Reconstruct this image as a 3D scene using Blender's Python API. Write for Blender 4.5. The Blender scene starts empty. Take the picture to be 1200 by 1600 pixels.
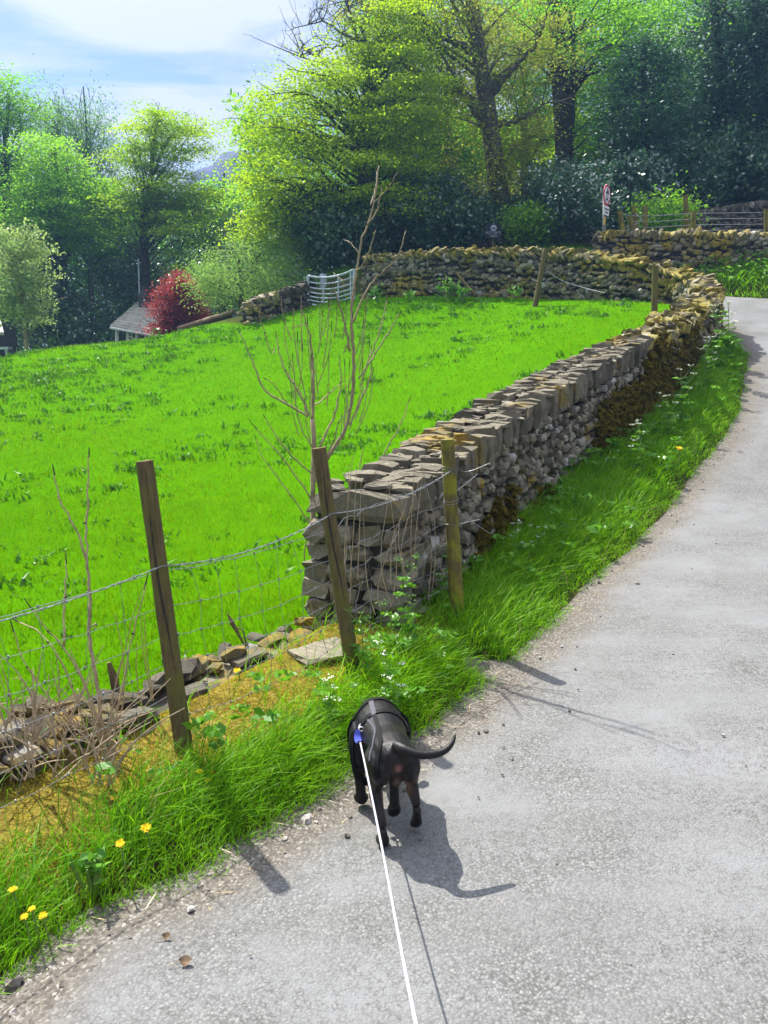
import bpy, bmesh, math, random
import numpy as np
from mathutils import Vector, Matrix
from mathutils.bvhtree import BVHTree
R = np.random.default_rng(11)
random.seed(5)
rad = math.radians
C = bpy.context.scene.collection
scene = bpy.context.scene

# ------------------------------------------------------------------ camera
F = 1202.0                       # focal length in pixels of the 1200x1600 picture
PITCH = math.atan(260 / F)
EYE = np.array([0.0, 0.0, 1.65])
cam = bpy.data.cameras.new('camera')
cam_o = bpy.data.objects.new('camera', cam); C.objects.link(cam_o)
cam_o.location = EYE; cam_o.rotation_euler = (math.pi / 2 - PITCH, 0, 0)
cam.sensor_fit = 'VERTICAL'; cam.sensor_height = 36; cam.lens = F / 1600 * 36
cam.clip_start = 0.05; cam.clip_end = 5000
scene.camera = cam_o

# ------------------------------------------------------------------ sun, sky, exposure
SUN_EL, SUN_AZ = rad(53), rad(37.5)     # azimuth from +Y towards -X
S = Vector((-math.sin(SUN_AZ) * math.cos(SUN_EL), math.cos(SUN_AZ) * math.cos(SUN_EL), math.sin(SUN_EL)))
sun = bpy.data.lights.new('sun', 'SUN'); sun.energy = 4.7; sun.angle = rad(0.53); sun.color = (1, 0.95, 0.86)
sun_o = bpy.data.objects.new('sun', sun); C.objects.link(sun_o)
sun_o.rotation_euler = (-S).to_track_quat('-Z', 'Y').to_euler()
scene.view_settings.view_transform = 'Standard'; scene.view_settings.look = 'None'
scene.view_settings.exposure = 1.38; scene.view_settings.gamma = 1
scene.view_settings.use_curve_mapping = False
world = bpy.data.worlds.new('World'); scene.world = world; world.use_nodes = True
wn = world.node_tree.nodes; wl = world.node_tree.links
bg = wn['Background']; bg.inputs['Strength'].default_value = 0.078
sky = wn.new('ShaderNodeTexSky'); sky.sky_type = 'NISHITA'; sky.sun_disc = False
sky.sun_elevation = SUN_EL; sky.sun_rotation = -SUN_AZ; sky.air_density = 1.0; sky.dust_density = 0.4
tc = wn.new('ShaderNodeTexCoord')
sep = wn.new('ShaderNodeSeparateXYZ'); wl.new(tc.outputs['Generated'], sep.inputs[0])
def wmath(op, a, b=None, cl=False):
    n = wn.new('ShaderNodeMath'); n.operation = op; n.use_clamp = cl
    for i, v in enumerate((a, b)):
        if v is None: continue
        if isinstance(v, (int, float)): n.inputs[i].default_value = v
        else: wl.new(v, n.inputs[i])
    return n.outputs[0]
zz = wmath('ADD', wmath('MAXIMUM', sep.outputs[2], 0.0), 0.22)
cx_ = wmath('DIVIDE', sep.outputs[0], zz); cy_ = wmath('DIVIDE', sep.outputs[1], zz)
comb = wn.new('ShaderNodeCombineXYZ'); wl.new(wmath('MULTIPLY', cx_, 0.9), comb.inputs[0]); wl.new(wmath('MULTIPLY', cy_, 1.5), comb.inputs[1])
cn = wn.new('ShaderNodeTexNoise'); cn.inputs['Scale'].default_value = 1.7; cn.inputs['Detail'].default_value = 9; cn.inputs['Roughness'].default_value = 0.6
cn.inputs['Distortion'].default_value = 0.5
wl.new(comb.outputs[0], cn.inputs['Vector'])
cr = wn.new('ShaderNodeValToRGB'); cr.color_ramp.elements[0].position = 0.40; cr.color_ramp.elements[1].position = 0.55
cr.color_ramp.elements[0].color = (0.03, 0.03, 0.03, 1); cr.color_ramp.elements[1].color = (1, 1, 1, 1)
wl.new(cn.outputs['Fac'], cr.inputs[0])
mixw = wn.new('ShaderNodeMix'); mixw.data_type = 'RGBA'
wl.new(cr.outputs[0], mixw.inputs['Factor']); skt = wn.new('ShaderNodeMix'); skt.data_type = 'RGBA'; skt.blend_type = 'MULTIPLY'; skt.inputs[0].default_value = 1; wl.new(sky.outputs[0], skt.inputs[6]); skt.inputs[7].default_value = (0.60, 0.60, 0.78, 1); wl.new(skt.outputs[2], mixw.inputs[6])
# cloud gain near the sun and overhead, out of view, added to fill shade
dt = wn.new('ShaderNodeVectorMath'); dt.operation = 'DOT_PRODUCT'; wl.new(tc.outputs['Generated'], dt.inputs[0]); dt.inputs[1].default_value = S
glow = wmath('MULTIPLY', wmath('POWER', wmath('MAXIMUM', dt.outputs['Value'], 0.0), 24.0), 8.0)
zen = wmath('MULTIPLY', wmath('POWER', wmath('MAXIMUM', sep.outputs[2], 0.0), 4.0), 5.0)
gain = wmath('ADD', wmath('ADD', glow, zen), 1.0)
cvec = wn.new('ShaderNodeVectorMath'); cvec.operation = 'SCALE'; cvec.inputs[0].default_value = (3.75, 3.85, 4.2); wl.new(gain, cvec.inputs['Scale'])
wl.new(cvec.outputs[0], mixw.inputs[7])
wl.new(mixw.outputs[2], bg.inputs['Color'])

# ------------------------------------------------------------------ helpers
FW = np.array([0, math.cos(PITCH), -math.sin(PITCH)]); UP = np.array([0, math.sin(PITCH), math.cos(PITCH)])
def P(u, v, Y):
    d = FW + np.array([1.0, 0, 0]) * ((u - 600) / F) + UP * ((800 - v) / F)
    return EYE + d * (Y / d[1])
def PP(pts, Y=None):
    return np.array([P(p[0], p[1], p[2] if len(p) > 2 else Y) for p in pts])
def px(Y, n):            # length in metres of n pixels at distance Y
    return n * Y / F / math.cos(PITCH) * 0.98

def tag(o, label=None, cat=None, group=None, kind=None):
    if label: o['label'] = label
    if cat: o['category'] = cat
    if group: o['group'] = group
    if kind: o['kind'] = kind
    return o
def thing(name, label, cat, loc, group=None):
    o = bpy.data.objects.new(name, None); C.objects.link(o); o.location = tuple(map(float, loc)); o.empty_display_size = 0.1
    return tag(o, label, cat, group)

class MB:
    """collects vertices and faces; build() links ONE mesh object"""
    def __init__(self): self.v = []; self.f = []; self.n = 0; self.t = []
    def add(self, verts, faces, tint=None):
        verts = np.asarray(verts, float).reshape(-1, 3); 
        for fa in (faces if isinstance(faces, list) and len(faces) and isinstance(faces[0], np.ndarray) else [np.asarray(faces)]):
            if len(fa) == 0: continue
            self.f.append(fa + self.n)
            t = np.full(len(fa), 0.5) if tint is None else (np.full(len(fa), tint) if np.isscalar(tint) else np.asarray(tint))
            self.t.append(t)
        self.v.append(verts); self.n += len(verts)
        return self
    def build(self, name, m, parent=None, loc=None, smooth=False):
        v = np.concatenate(self.v); me = bpy.data.meshes.new(name)
        if parent is not None: off = np.array(parent.matrix_world.translation) if parent.parent is None and False else world_loc(parent)
        elif loc is not None: off = np.asarray(loc, float)
        else: off = np.zeros(3)
        v = v - off
        tot = np.concatenate([np.full(len(f), f.shape[1], np.int32) for f in self.f])
        loops = np.concatenate([f.ravel() for f in self.f]).astype(np.int32)
        me.vertices.add(len(v)); me.vertices.foreach_set('co', v.astype(np.float32).ravel())
        me.loops.add(len(loops)); me.loops.foreach_set('vertex_index', loops)
        me.polygons.add(len(tot)); st = np.zeros(len(tot), np.int32); st[1:] = np.cumsum(tot)[:-1]
        me.polygons.foreach_set('loop_start', st); me.polygons.foreach_set('loop_total', tot)
        me.polygons.foreach_set('use_smooth', np.full(len(tot), smooth))
        a = me.attributes.new('tint', 'FLOAT', 'FACE'); a.data.foreach_set('value', np.concatenate(self.t).astype(np.float32))
        me.update(calc_edges=True); me.validate()
        if m is not None: me.materials.append(m)
        o = bpy.data.objects.new(name, me); C.objects.link(o)
        if parent is not None: o.parent = parent
        else: o.location = off
        return o
    def box(self, c, s, rot=None, tint=None):
        q = np.array([[-1,-1,-1],[1,-1,-1],[1,1,-1],[-1,1,-1],[-1,-1,1],[1,-1,1],[1,1,1],[-1,1,1]], float) * np.asarray(s, float) / 2
        if rot is not None: q = q @ np.array(rot).T
        return self.add(q + np.asarray(c, float), np.array([[0,3,2,1],[4,5,6,7],[0,1,5,4],[1,2,6,5],[2,3,7,6],[3,0,4,7]]), tint)
    def tube(self, pts, r, n=6, tint=None, cap=True, sq=(1, 1)):
        pts = np.asarray(pts, float); k = len(pts); r = np.interp(np.linspace(0, 1, k), np.linspace(0, 1, len(r)), r) if not np.isscalar(r) else np.full(k, r)
        t = np.gradient(pts, axis=0); t /= np.linalg.norm(t, axis=1)[:, None] + 1e-12
        a = np.array([0, 0, 1.0]) if abs(t[0][2]) < 0.9 else np.array([1.0, 0, 0])
        ang = np.arange(n) * 2 * math.pi / n; V = []
        for i in range(k):
            a = a - t[i] * a.dot(t[i]); a /= np.linalg.norm(a) + 1e-12; b = np.cross(t[i], a)
            V.append(pts[i] + r[i] * (np.cos(ang)[:, None] * a * sq[0] + np.sin(ang)[:, None] * b * sq[1]))
        j = np.arange(n); fs = []
        for i in range(k - 1):
            fs.append(np.stack([i*n + j, i*n + (j+1) % n, (i+1)*n + (j+1) % n, (i+1)*n + j], 1))
        out = [np.concatenate(fs)]
        if cap: out += [np.array([np.arange(n)[::-1]]), np.array([(k-1)*n + np.arange(n)])]
        return self.add(np.concatenate(V), out, tint)
def world_loc(o):
    l = np.zeros(3)
    while o is not None: l = l + np.array(o.location); o = o.parent
    return l
def smooth_path(p, n, it=2):
    p = np.asarray(p, float)
    for _ in range(it):      # corner cutting
        q = [p[0]]
        for a, b in zip(p[:-1], p[1:]): q += [a * .75 + b * .25, a * .25 + b * .75]
        q.append(p[-1]); p = np.array(q)
    d = np.r_[0, np.cumsum(np.linalg.norm(np.diff(p, axis=0), axis=1))]; s = np.linspace(0, d[-1], n)
    return np.stack([np.interp(s, d, p[:, i]) for i in range(p.shape[1])], 1)

# ------------------------------------------------------------------ materials
def nodes(name):
    m = bpy.data.materials.new(name); m.use_nodes = True; nt = m.node_tree
    return m, nt.nodes, nt.links, nt.nodes['Principled BSDF']
def noise(n, l, scale, detail=4, rough=0.6, vec=None):
    t = n.new('ShaderNodeTexNoise'); t.inputs['Scale'].default_value = scale; t.inputs['Detail'].default_value = detail; t.inputs['Roughness'].default_value = rough
    if vec is None:
        g = n.new('ShaderNodeNewGeometry'); vec = g.outputs['Position']
    l.new(vec, t.inputs['Vector']); return t.outputs['Fac']
def ramp(n, l, fac, stops):
    r = n.new('ShaderNodeValToRGB'); e = r.color_ramp.elements
    while len(e) < len(stops): e.new(0.5)
    for el, (p, c) in zip(e, stops): el.position = p; el.color = (*c, 1) if len(c) == 3 else c
    l.new(fac, r.inputs[0]); return r.outputs[0]
def mix(n, l, fac, a, b, mode='MIX'):
    x = n.new('ShaderNodeMix'); x.data_type = 'RGBA'; x.blend_type = mode
    for i, v in ((0, fac), (6, a), (7, b)):
        if isinstance(v, (int, float)): x.inputs[i].default_value = v
        elif isinstance(v, tuple): x.inputs[i].default_value = (*v, 1)
        else: l.new(v, x.inputs[i])
    return x.outputs[2]
def vmath(n, l, op, a, b=None, clamp=False):
    x = n.new('ShaderNodeMath'); x.operation = op; x.use_clamp = clamp
    for i, v in enumerate((a, b)):
        if v is None: continue
        if isinstance(v, (int, float)): x.inputs[i].default_value = v
        else: l.new(v, x.inputs[i])
    return x.outputs[0]
def attr(n, name):
    a = n.new('ShaderNodeAttribute'); a.attribute_name = name; return a.outputs['Fac']
def bump(n, l, p, h, strength=0.5, dist=0.02):
    b = n.new('ShaderNodeBump'); b.inputs['Strength'].default_value = strength; b.inputs['Distance'].default_value = dist
    l.new(h, b.inputs['Height']); l.new(b.outputs[0], p.inputs['Normal'])
def simple(name, stops, scale=20, rough=0.8, bmp=0.3, dist=0.01, metal=0, tintmix=0.0, spec=0.3):
    m, n, l, p = nodes(name)
    f = noise(n, l, scale, 6, 0.65)
    if tintmix:
        f = vmath(n, l, 'ADD', vmath(n, l, 'MULTIPLY', f, 1 - tintmix), vmath(n, l, 'MULTIPLY', attr(n, 'tint'), tintmix))
    l.new(ramp(n, l, f, stops), p.inputs['Base Color'])
    p.inputs['Roughness'].default_value = rough; p.inputs['Metallic'].default_value = metal; p.inputs['Specular IOR Level'].default_value = spec
    if bmp: bump(n, l, p, noise(n, l, scale * 3, 5, 0.7), bmp, dist)
    return m
def leafmat(name, a, b, trans=0.45, gloss=0.04, rough=0.4, tcol=1.35):
    """a..b over the leaf's own tint; part of the light passes through the blade"""
    m, n, l, p = nodes(name); n.remove(p); out = n['Material Output']
    col = mix(n, l, attr(n, 'tint'), a, b)
    d = n.new('ShaderNodeBsdfDiffuse'); l.new(col, d.inputs['Color'])
    t = n.new('ShaderNodeBsdfTranslucent'); l.new(mix(n, l, 1.0, col, (tcol, tcol, tcol * 0.6), 'MULTIPLY'), t.inputs['Color'])
    s = n.new('ShaderNodeMixShader'); s.inputs[0].default_value = trans; l.new(d.outputs[0], s.inputs[1]); l.new(t.outputs[0], s.inputs[2])
    g = n.new('ShaderNodeBsdfGlossy'); g.inputs['Roughness'].default_value = rough; g.inputs['Color'].default_value = (1, 1, 1, 1)
    s2 = n.new('ShaderNodeMixShader'); s2.inputs[0].default_value = gloss; l.new(s.outputs[0], s2.inputs[1]); l.new(g.outputs[0], s2.inputs[2])
    l.new(s2.outputs[0], out.inputs['Surface']); return m

M = {}
M['field_grass'] = leafmat('field_grass_blades', (0.036, 0.118, 0.0008), (0.155, 0.275, 0.0015), 0.45, 0.0, 0.5)
M['verge_grass'] = leafmat('verge_grass_blades', (0.058, 0.20, 0.004), (0.21, 0.42, 0.007), 0.45, 0.008, 0.4)
M['weed'] = leafmat('field_weed_leaves', (0.025, 0.105, 0.003), (0.075, 0.20, 0.006), 0.35, 0.02, 0.45)
M['herb'] = leafmat('hedgerow_leaves', (0.045, 0.16, 0.010), (0.12, 0.28, 0.018), 0.4, 0.02, 0.4)
M['beech'] = leafmat('beech_leaves', (0.11, 0.22, 0.008), (0.30, 0.42, 0.012), 0.6, 0.01, 0.5)
M['green'] = leafmat('sycamore_leaves', (0.06, 0.19, 0.015), (0.19, 0.38, 0.025), 0.6, 0.012, 0.45)
M['oak'] = leafmat('oak_leaves', (0.13, 0.18, 0.03), (0.28, 0.30, 0.05), 0.5, 0.01, 0.5)
M['birch'] = leafmat('birch_leaves', (0.06, 0.15, 0.055), (0.14, 0.28, 0.12), 0.55, 0.02, 0.4)
M['holly'] = leafmat('holly_leaves', (0.022, 0.08, 0.045), (0.065, 0.17, 0.085), 0.25, 0.14, 0.32)
M['laurel'] = leafmat('laurel_leaves', (0.016, 0.065, 0.036), (0.06, 0.15, 0.065), 0.3, 0.06, 0.35)
M['willow'] = leafmat('willow_leaves', (0.12, 0.24, 0.06), (0.24, 0.38, 0.10), 0.45, 0.015, 0.45)
M['whitebeam'] = leafmat('whitebeam_leaves', (0.14, 0.23, 0.08), (0.36, 0.46, 0.20), 0.4, 0.02, 0.4)
M['maple'] = leafmat('maple_leaves', (0.14, 0.016, 0.026), (0.36, 0.05, 0.06), 0.4, 0.02, 0.4)
M['bark'] = simple('bark', [(0.3, (0.018, 0.016, 0.014)), (0.7, (0.06, 0.052, 0.042))], 6, 0.9, 0.6, 0.03)
M['grey_bark'] = simple('grey_bark', [(0.3, (0.045, 0.042, 0.036)), (0.7, (0.125, 0.112, 0.085))], 5, 0.9, 0.6, 0.03)
M['pale_bark'] = simple('pale_bark', [(0.3, (0.15, 0.115, 0.075)), (0.7, (0.36, 0.29, 0.19))], 14, 0.8, 0.3)
M['twig'] = simple('twig_bark', [(0.3, (0.20, 0.14, 0.085)), (0.7, (0.46, 0.36, 0.25))], 30, 0.75, 0.2)
M['bud'] = simple('ash_bud', [(0.3, (0.02, 0.016, 0.014)), (0.7, (0.05, 0.04, 0.03))], 30, 0.8, 0.1)

def wood_mat(name, dark, light, moss):
    m, n, l, p = nodes(name)
    g = n.new('ShaderNodeNewGeometry'); mp = n.new('ShaderNodeMapping'); mp.inputs['Scale'].default_value = (1, 1, 0.06); l.new(g.outputs['Position'], mp.inputs[0])
    grain = noise(n, l, 90, 5, 0.7, mp.outputs[0]); col = ramp(n, l, grain, [(0.3, dark), (0.7, light)])
    mo = ramp(n, l, noise(n, l, 9, 4, 0.6), [(0.42, (0, 0, 0)), (0.62, (1, 1, 1))])
    l.new(mix(n, l, mo, col, moss), p.inputs['Base Color']); p.inputs['Roughness'].default_value = 0.85; p.inputs['Specular IOR Level'].default_value = 0.15
    bump(n, l, p, grain, 0.6, 0.006); return m
M['post_wood'] = wood_mat('weathered_post_wood', (0.045, 0.032, 0.016), (0.165, 0.12, 0.062), (0.115, 0.105, 0.03))
M['lichen_wood'] = wood_mat('lichen_post_wood', (0.07, 0.055, 0.02), (0.16, 0.13, 0.05), (0.20, 0.185, 0.02))
M['wire'] = simple('galvanised_wire', [(0.3, (0.12, 0.125, 0.13)), (0.7, (0.30, 0.31, 0.33))], 60, 0.45, 0.1, 0.002, metal=0.6)
M['galv'] = simple('galvanised_gate_steel', [(0.3, (0.32, 0.36, 0.42)), (0.7, (0.48, 0.53, 0.6))], 8, 0.4, 0.05, 0.002, metal=0.3)

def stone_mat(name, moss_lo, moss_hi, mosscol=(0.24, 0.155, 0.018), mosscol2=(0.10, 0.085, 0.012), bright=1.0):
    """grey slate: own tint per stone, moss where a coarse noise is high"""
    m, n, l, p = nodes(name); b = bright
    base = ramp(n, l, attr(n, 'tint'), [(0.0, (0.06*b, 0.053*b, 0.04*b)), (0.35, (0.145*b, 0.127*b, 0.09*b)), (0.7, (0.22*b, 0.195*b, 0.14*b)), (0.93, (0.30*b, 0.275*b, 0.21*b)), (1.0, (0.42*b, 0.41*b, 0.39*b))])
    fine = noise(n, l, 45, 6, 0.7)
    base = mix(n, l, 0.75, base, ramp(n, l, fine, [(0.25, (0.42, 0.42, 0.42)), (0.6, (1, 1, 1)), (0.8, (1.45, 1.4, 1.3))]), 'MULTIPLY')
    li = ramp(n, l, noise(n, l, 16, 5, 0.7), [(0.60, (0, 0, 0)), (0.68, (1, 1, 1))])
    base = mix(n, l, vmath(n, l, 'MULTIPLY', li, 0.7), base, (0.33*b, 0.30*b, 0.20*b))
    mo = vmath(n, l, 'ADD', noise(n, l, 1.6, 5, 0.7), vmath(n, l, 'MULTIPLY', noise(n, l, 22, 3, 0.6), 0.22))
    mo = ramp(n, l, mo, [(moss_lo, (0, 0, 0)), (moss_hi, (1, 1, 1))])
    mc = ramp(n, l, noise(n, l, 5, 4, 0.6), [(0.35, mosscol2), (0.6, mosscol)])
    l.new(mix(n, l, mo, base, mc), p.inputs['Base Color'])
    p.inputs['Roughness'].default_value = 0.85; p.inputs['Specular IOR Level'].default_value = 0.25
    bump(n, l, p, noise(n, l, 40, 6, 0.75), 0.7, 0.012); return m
M['stone'] = stone_mat('slate_rubble', 0.72, 0.79, bright=.92)
M['stone_moss'] = stone_mat('mossy_slate_rubble', 0.59, 0.71, mosscol=(0.25, 0.19, 0.022), mosscol2=(0.11, 0.10, 0.018), bright=0.85)
M['coping'] = stone_mat('coping_slate', 0.66, 0.78, bright=0.80)
M['coping_moss'] = stone_mat('mossy_coping_slate', 0.50, 0.66, mosscol=(0.27, 0.21, 0.035), mosscol2=(0.14, 0.13, 0.035), bright=0.95)
M['dark_core'] = simple('wall_core', [(0.3, (0.02, 0.019, 0.018)), (0.7, (0.05, 0.047, 0.042))], 20, 0.95, 0.5)
M['moss'] = simple('wall_moss', [(0.3, (0.045, 0.042, 0.008)), (0.55, (0.12, 0.095, 0.015)), (0.75, (0.20, 0.15, 0.02))], 28, 1.0, 1.0, 0.03, spec=0.05)
M['yellow_moss'] = leafmat('yellow_moss', (0.28, 0.215, 0.03), (0.50, 0.42, 0.06), 0.25, 0.0)
M['straw'] = leafmat('dry_straw', (0.26, 0.18, 0.09), (0.50, 0.38, 0.21), 0.2, 0.02)

# ------------------------------------------------------------------ terrain
_ry = np.array([-20, 0, 4.8, 6, 7.6, 9.2, 11, 12, 13, 15, 17, 18.5, 22, 30, 50, 100, 300.])
_rz = np.array([-0.4, 0, 0, .03, .2, .46, .82, 1.06, 1.32, 1.85, 2.36, 2.72, 3.35, 4.8, 8.5, 18, 40.])
_fy = np.arange(-20, 300, 0.1); _fz = np.interp(_fy, _ry, _rz); _k = np.hanning(17); _k /= _k.sum()
_fz = np.convolve(np.pad(_fz, 8, mode='edge'), _k, 'valid')
def zr(y): return np.interp(y, _fy, _fz)
def hit_road(u, v, y0=1.2, y1=30):
    ys = np.linspace(y0, y1, 1200); e = np.array([P(u, v, y)[2] for y in ys]) - zr(ys)
    i = np.where(e < 0)[0]; i = i[0] if len(i) else len(ys) - 1
    return P(u, v, ys[i])
def sdist(poly, x, y):
    """signed distance to a polyline, positive on its left"""
    best = np.full(x.shape, 1e9); sg = np.ones(x.shape)
    for a, b in zip(poly[:-1], poly[1:]):
        d = b - a; L2 = d @ d; t = np.clip(((x - a[0]) * d[0] + (y - a[1]) * d[1]) / L2, 0, 1)
        qx, qy = x - a[0] - t * d[0], y - a[1] - t * d[1]; dd = np.hypot(qx, qy)
        cr = d[0] * (y - a[1]) - d[1] * (x - a[0])
        u = dd < best - 1e-9; best = np.where(u, dd, best); sg = np.where(u, np.sign(cr) + (cr == 0), sg)
    return best * sg

edge_px = [(0, 1562), (70, 1512), (150, 1442), (255, 1390), (345, 1362), (370, 1325), (430, 1300), (500, 1258), (560, 1225), (640, 1155), (690, 1140), (725, 1108), (770, 1072), (830, 1018), (900, 950), (920, 915), (1000, 845), (1050, 792), (1090, 735), (1130, 692), (1158, 640), (1168, 592)]
Ledge = np.array([hit_road(u, v)[:2] for u, v in edge_px])
Ledge = np.concatenate([[[-1.9, 0.4], [-1.35, 1.45]], Ledge, [[6.35, 13.6], [6.75, 15.4], [6.75, 16.8], [5.9, 18.0], [4.2, 19.2], [1.9, 20.4], [0.2, 22.0], [-0.4, 25], [-0.4, 34]]])
Ledge = np.concatenate([[[-2.6, -6]], Ledge])
Redge = np.array([[1.9, -6], [2.3, 0.4], [2.6, 2], [3.2, 4], [4.6, 6], [6.6, 8.4], [8.4, 10.8], [9.6, 13], [10.3, 15], [10.2, 17], [9.2, 18.45], [7.75, 19.0], [6.1, 19.8], [4.6, 21.2], [3.0, 23.0], [2.4, 25.5], [2.4, 34]])

# crest of the long wall, on its road side: (u, v, Y)
wall_px = [(618, 768, 4.2), (648, 757, 4.45), (690, 736, 4.8), (740, 697, 5.35), (800, 652, 6.2), (850, 620, 7.0), (900, 590, 7.85), (985, 545, 9.4), (1040, 517, 10.8), (1085, 490, 12.3), (1104, 474, 13.4), (1107, 458, 14.3), (1095, 440, 15.2), (1060, 421, 15.9), (1000, 404, 16.6), (930, 394, 17.4), (850, 389, 18.4), (700, 388, 19.3), (568, 398, 20.2)]
wall_edge = PP(wall_px)
T_TOP = 0.5
def offset_path(p, d):       # d > 0 : to the left
    t = np.gradient(p[:, :2], axis=0); t /= np.linalg.norm(t, axis=1)[:, None]
    q = p.copy(); q[:, 0] += -t[:, 1] * d; q[:, 1] += t[:, 0] * d; return q
we = smooth_path(wall_edge, 400, 2)
# the far half is seen from its field side, so there the picked line is the field edge
_s = np.clip((np.arange(400) / 399 - 0.50) / 0.12, 0, 1)
wc = offset_path(we, 1.0); tn = (wc - we)[:, :2]
wc = we.copy(); wc[:, :2] += tn * (T_TOP / 2 * (1 - _s) - T_TOP / 2 * _s)[:, None]
wc = smooth_path(wc, 400, 1)

ruin = np.array([[-2.4, 1.6], [-1.75, 2.35], [-1.38, 2.85], [-1.0, 3.25], [-0.74, 3.65], [-0.55, 4.0], [-0.40, 4.25], [-0.2, 4.34]])
gate_l, gate_r = P(481, 475, 20.6), P(553, 470, 20.3)
far_wall = np.array([P(481, 475, 20.9)[:2], P(425, 490, 20.2)[:2], P(382, 497, 19.6)[:2]])
bound = np.concatenate([[[-4.5, -6]], ruin, wc[::12, :2], far_wall, [[-6, 22], [-8, 26], [-10, 40], [-16, 120]]])

fc = [(470, 1000, 4.35), (20, 1085, 3.9), (250, 1010, 4.3), (250, 950, 5.0), (0, 900, 6.1), (0, 800, 7.9), (0, 700, 10.6), (0, 620, 14.6), (0, 562, 19.5),
      (200, 800, 8.0), (200, 640, 14), (200, 537, 20), (400, 900, 6.1), (400, 800, 8.0), (400, 700, 10.8), (400, 600, 15), (400, 540, 18), (370, 500, 20), (480, 479, 20.6),
      (600, 740, 8.6), (700, 640, 12), (700, 560, 15), (700, 500, 17.6), (700, 463, 19.2), (850, 540, 13.6), (850, 467, 18.2), (1010, 519, 13.6), (930, 489, 15.5), (570, 466, 20.1), (600, 540, 17)]
cp = PP(fc)
extra = np.array([[-13, 17, -0.3], [-12, 27, -1.2], [-7, 26, 0.5], [-5, 24, 1.9], [-20, 20, -2.2], [-20, 35, -3.5], [-40, 30, -5], [-40, 60, -6], [-12, 45, -2.5], [-60, 0, -4], [-8, 0, -1.6], [-14, 8, -1.2], [-4, -6, -0.9], [-30, 100, -6], [8, 8, .9], [4, 2, -.2], [0, 22.5, 3.6], [10, 20, 3.2], [-80, 60, -6], [60, 60, 5], [60, -10, 0], [-3, 30, 2.2], [-8.5, 21.5, 1.55]])
cpa = np.concatenate([cp, extra])
def tps_k(r): return np.where(r > 1e-9, r * r * np.log(r + 1e-12), 0)
_n = len(cpa); _A = np.zeros((_n + 3, _n + 3)); _r = np.hypot(cpa[:, None, 0] - cpa[None, :, 0], cpa[:, None, 1] - cpa[None, :, 1])
_A[:_n, :_n] = tps_k(_r) + np.eye(_n) * 0.02; _A[:_n, _n] = 1; _A[:_n, _n + 1:] = cpa[:, :2]; _A[_n, :_n] = 1; _A[_n + 1:, :_n] = cpa[:, :2].T
_w = np.linalg.solve(_A, np.r_[cpa[:, 2], 0, 0, 0])
def zfield(x, y):
    sh = x.shape; x = np.clip(x.ravel(), -80, 60); y = np.clip(y.ravel(), -10, 100); out = np.empty(len(x))
    for i in range(0, len(x), 20000):
        s = slice(i, i + 20000); r = np.hypot(x[s, None] - cpa[None, :, 0], y[s, None] - cpa[None, :, 1])
        out[s] = tps_k(r) @ _w[:_n] + _w[_n] + x[s] * _w[_n + 1] + y[s] * _w[_n + 2]
    return out.reshape(sh)
def sstep(a, b, x):
    t = np.clip((x - a) / (b - a), 0, 1); return t * t * (3 - 2 * t)
def road_side(x, y):
    """d > 0 : metres outside the road (left or right edge)"""
    return np.maximum(sdist(Ledge, x, y), -sdist(Redge, x, y))
def height(x, y):
    x = np.asarray(x, float); y = np.asarray(y, float)
    d = road_side(x, y)
    zs = zr(y) - 0.06 + (0.13 + .06 * sstep(4.5, 7, y)) * sstep(-0.12, 0.55, d) + 0.04 * sstep(.5, 1.4, d)
    right = sdist(Redge, x, y) < 0
    zs = zs + np.where(right, 0.5 * sstep(0.1, 1.6, d), 0)
    zs = zs + np.where((y > 24), 0.10 * (y - 24), 0)
    b = sdist(bound, x, y)
    wdt = 0.16 + 0.05 * np.clip(y - 20, 0, 40)
    w = sstep(-wdt, wdt, b)
    w = np.maximum(w, sstep(-0.9, -2.6, x) * sstep(17.0, 19.6, y))
    return zs * (1 - w) + zfield(x, y) * w
def h1(x, y): return float(height(np.array([x]), np.array([y]))[0])

def ground_mat():
    m, n, l, p = nodes('ground_soil_and_turf')
    f = noise(n, l, 3.5, 8, 0.7); f2 = noise(n, l, 60, 5, 0.8)
    turf = ramp(n, l, vmath(n, l, 'ADD', vmath(n, l, 'MULTIPLY', f, .5), vmath(n, l, 'MULTIPLY', f2, .5)), [(0.3, (0.035, 0.125, 0.001)), (0.5, (0.06, 0.19, 0.001)), (0.7, (0.095, 0.24, 0.0015))])
    soil = ramp(n, l, noise(n, l, 9, 8, 0.75), [(0.35, (0.03, 0.035, 0.012)), (0.6, (0.06, 0.07, 0.02)), (0.75, (0.12, 0.10, 0.05))])
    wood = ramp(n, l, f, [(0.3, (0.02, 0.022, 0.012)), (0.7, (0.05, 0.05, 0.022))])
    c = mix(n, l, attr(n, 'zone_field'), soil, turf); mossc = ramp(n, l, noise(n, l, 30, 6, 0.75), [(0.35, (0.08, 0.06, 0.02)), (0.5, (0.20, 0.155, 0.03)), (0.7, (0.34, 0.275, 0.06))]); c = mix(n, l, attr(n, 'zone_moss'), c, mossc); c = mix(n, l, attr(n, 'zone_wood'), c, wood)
    l.new(c, p.inputs['Base Color']); p.inputs['Roughness'].default_value = 0.95; p.inputs['Specular IOR Level'].default_value = 0.0
    bump(n, l, p, f2, 0.8, 0.03); return m

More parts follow.
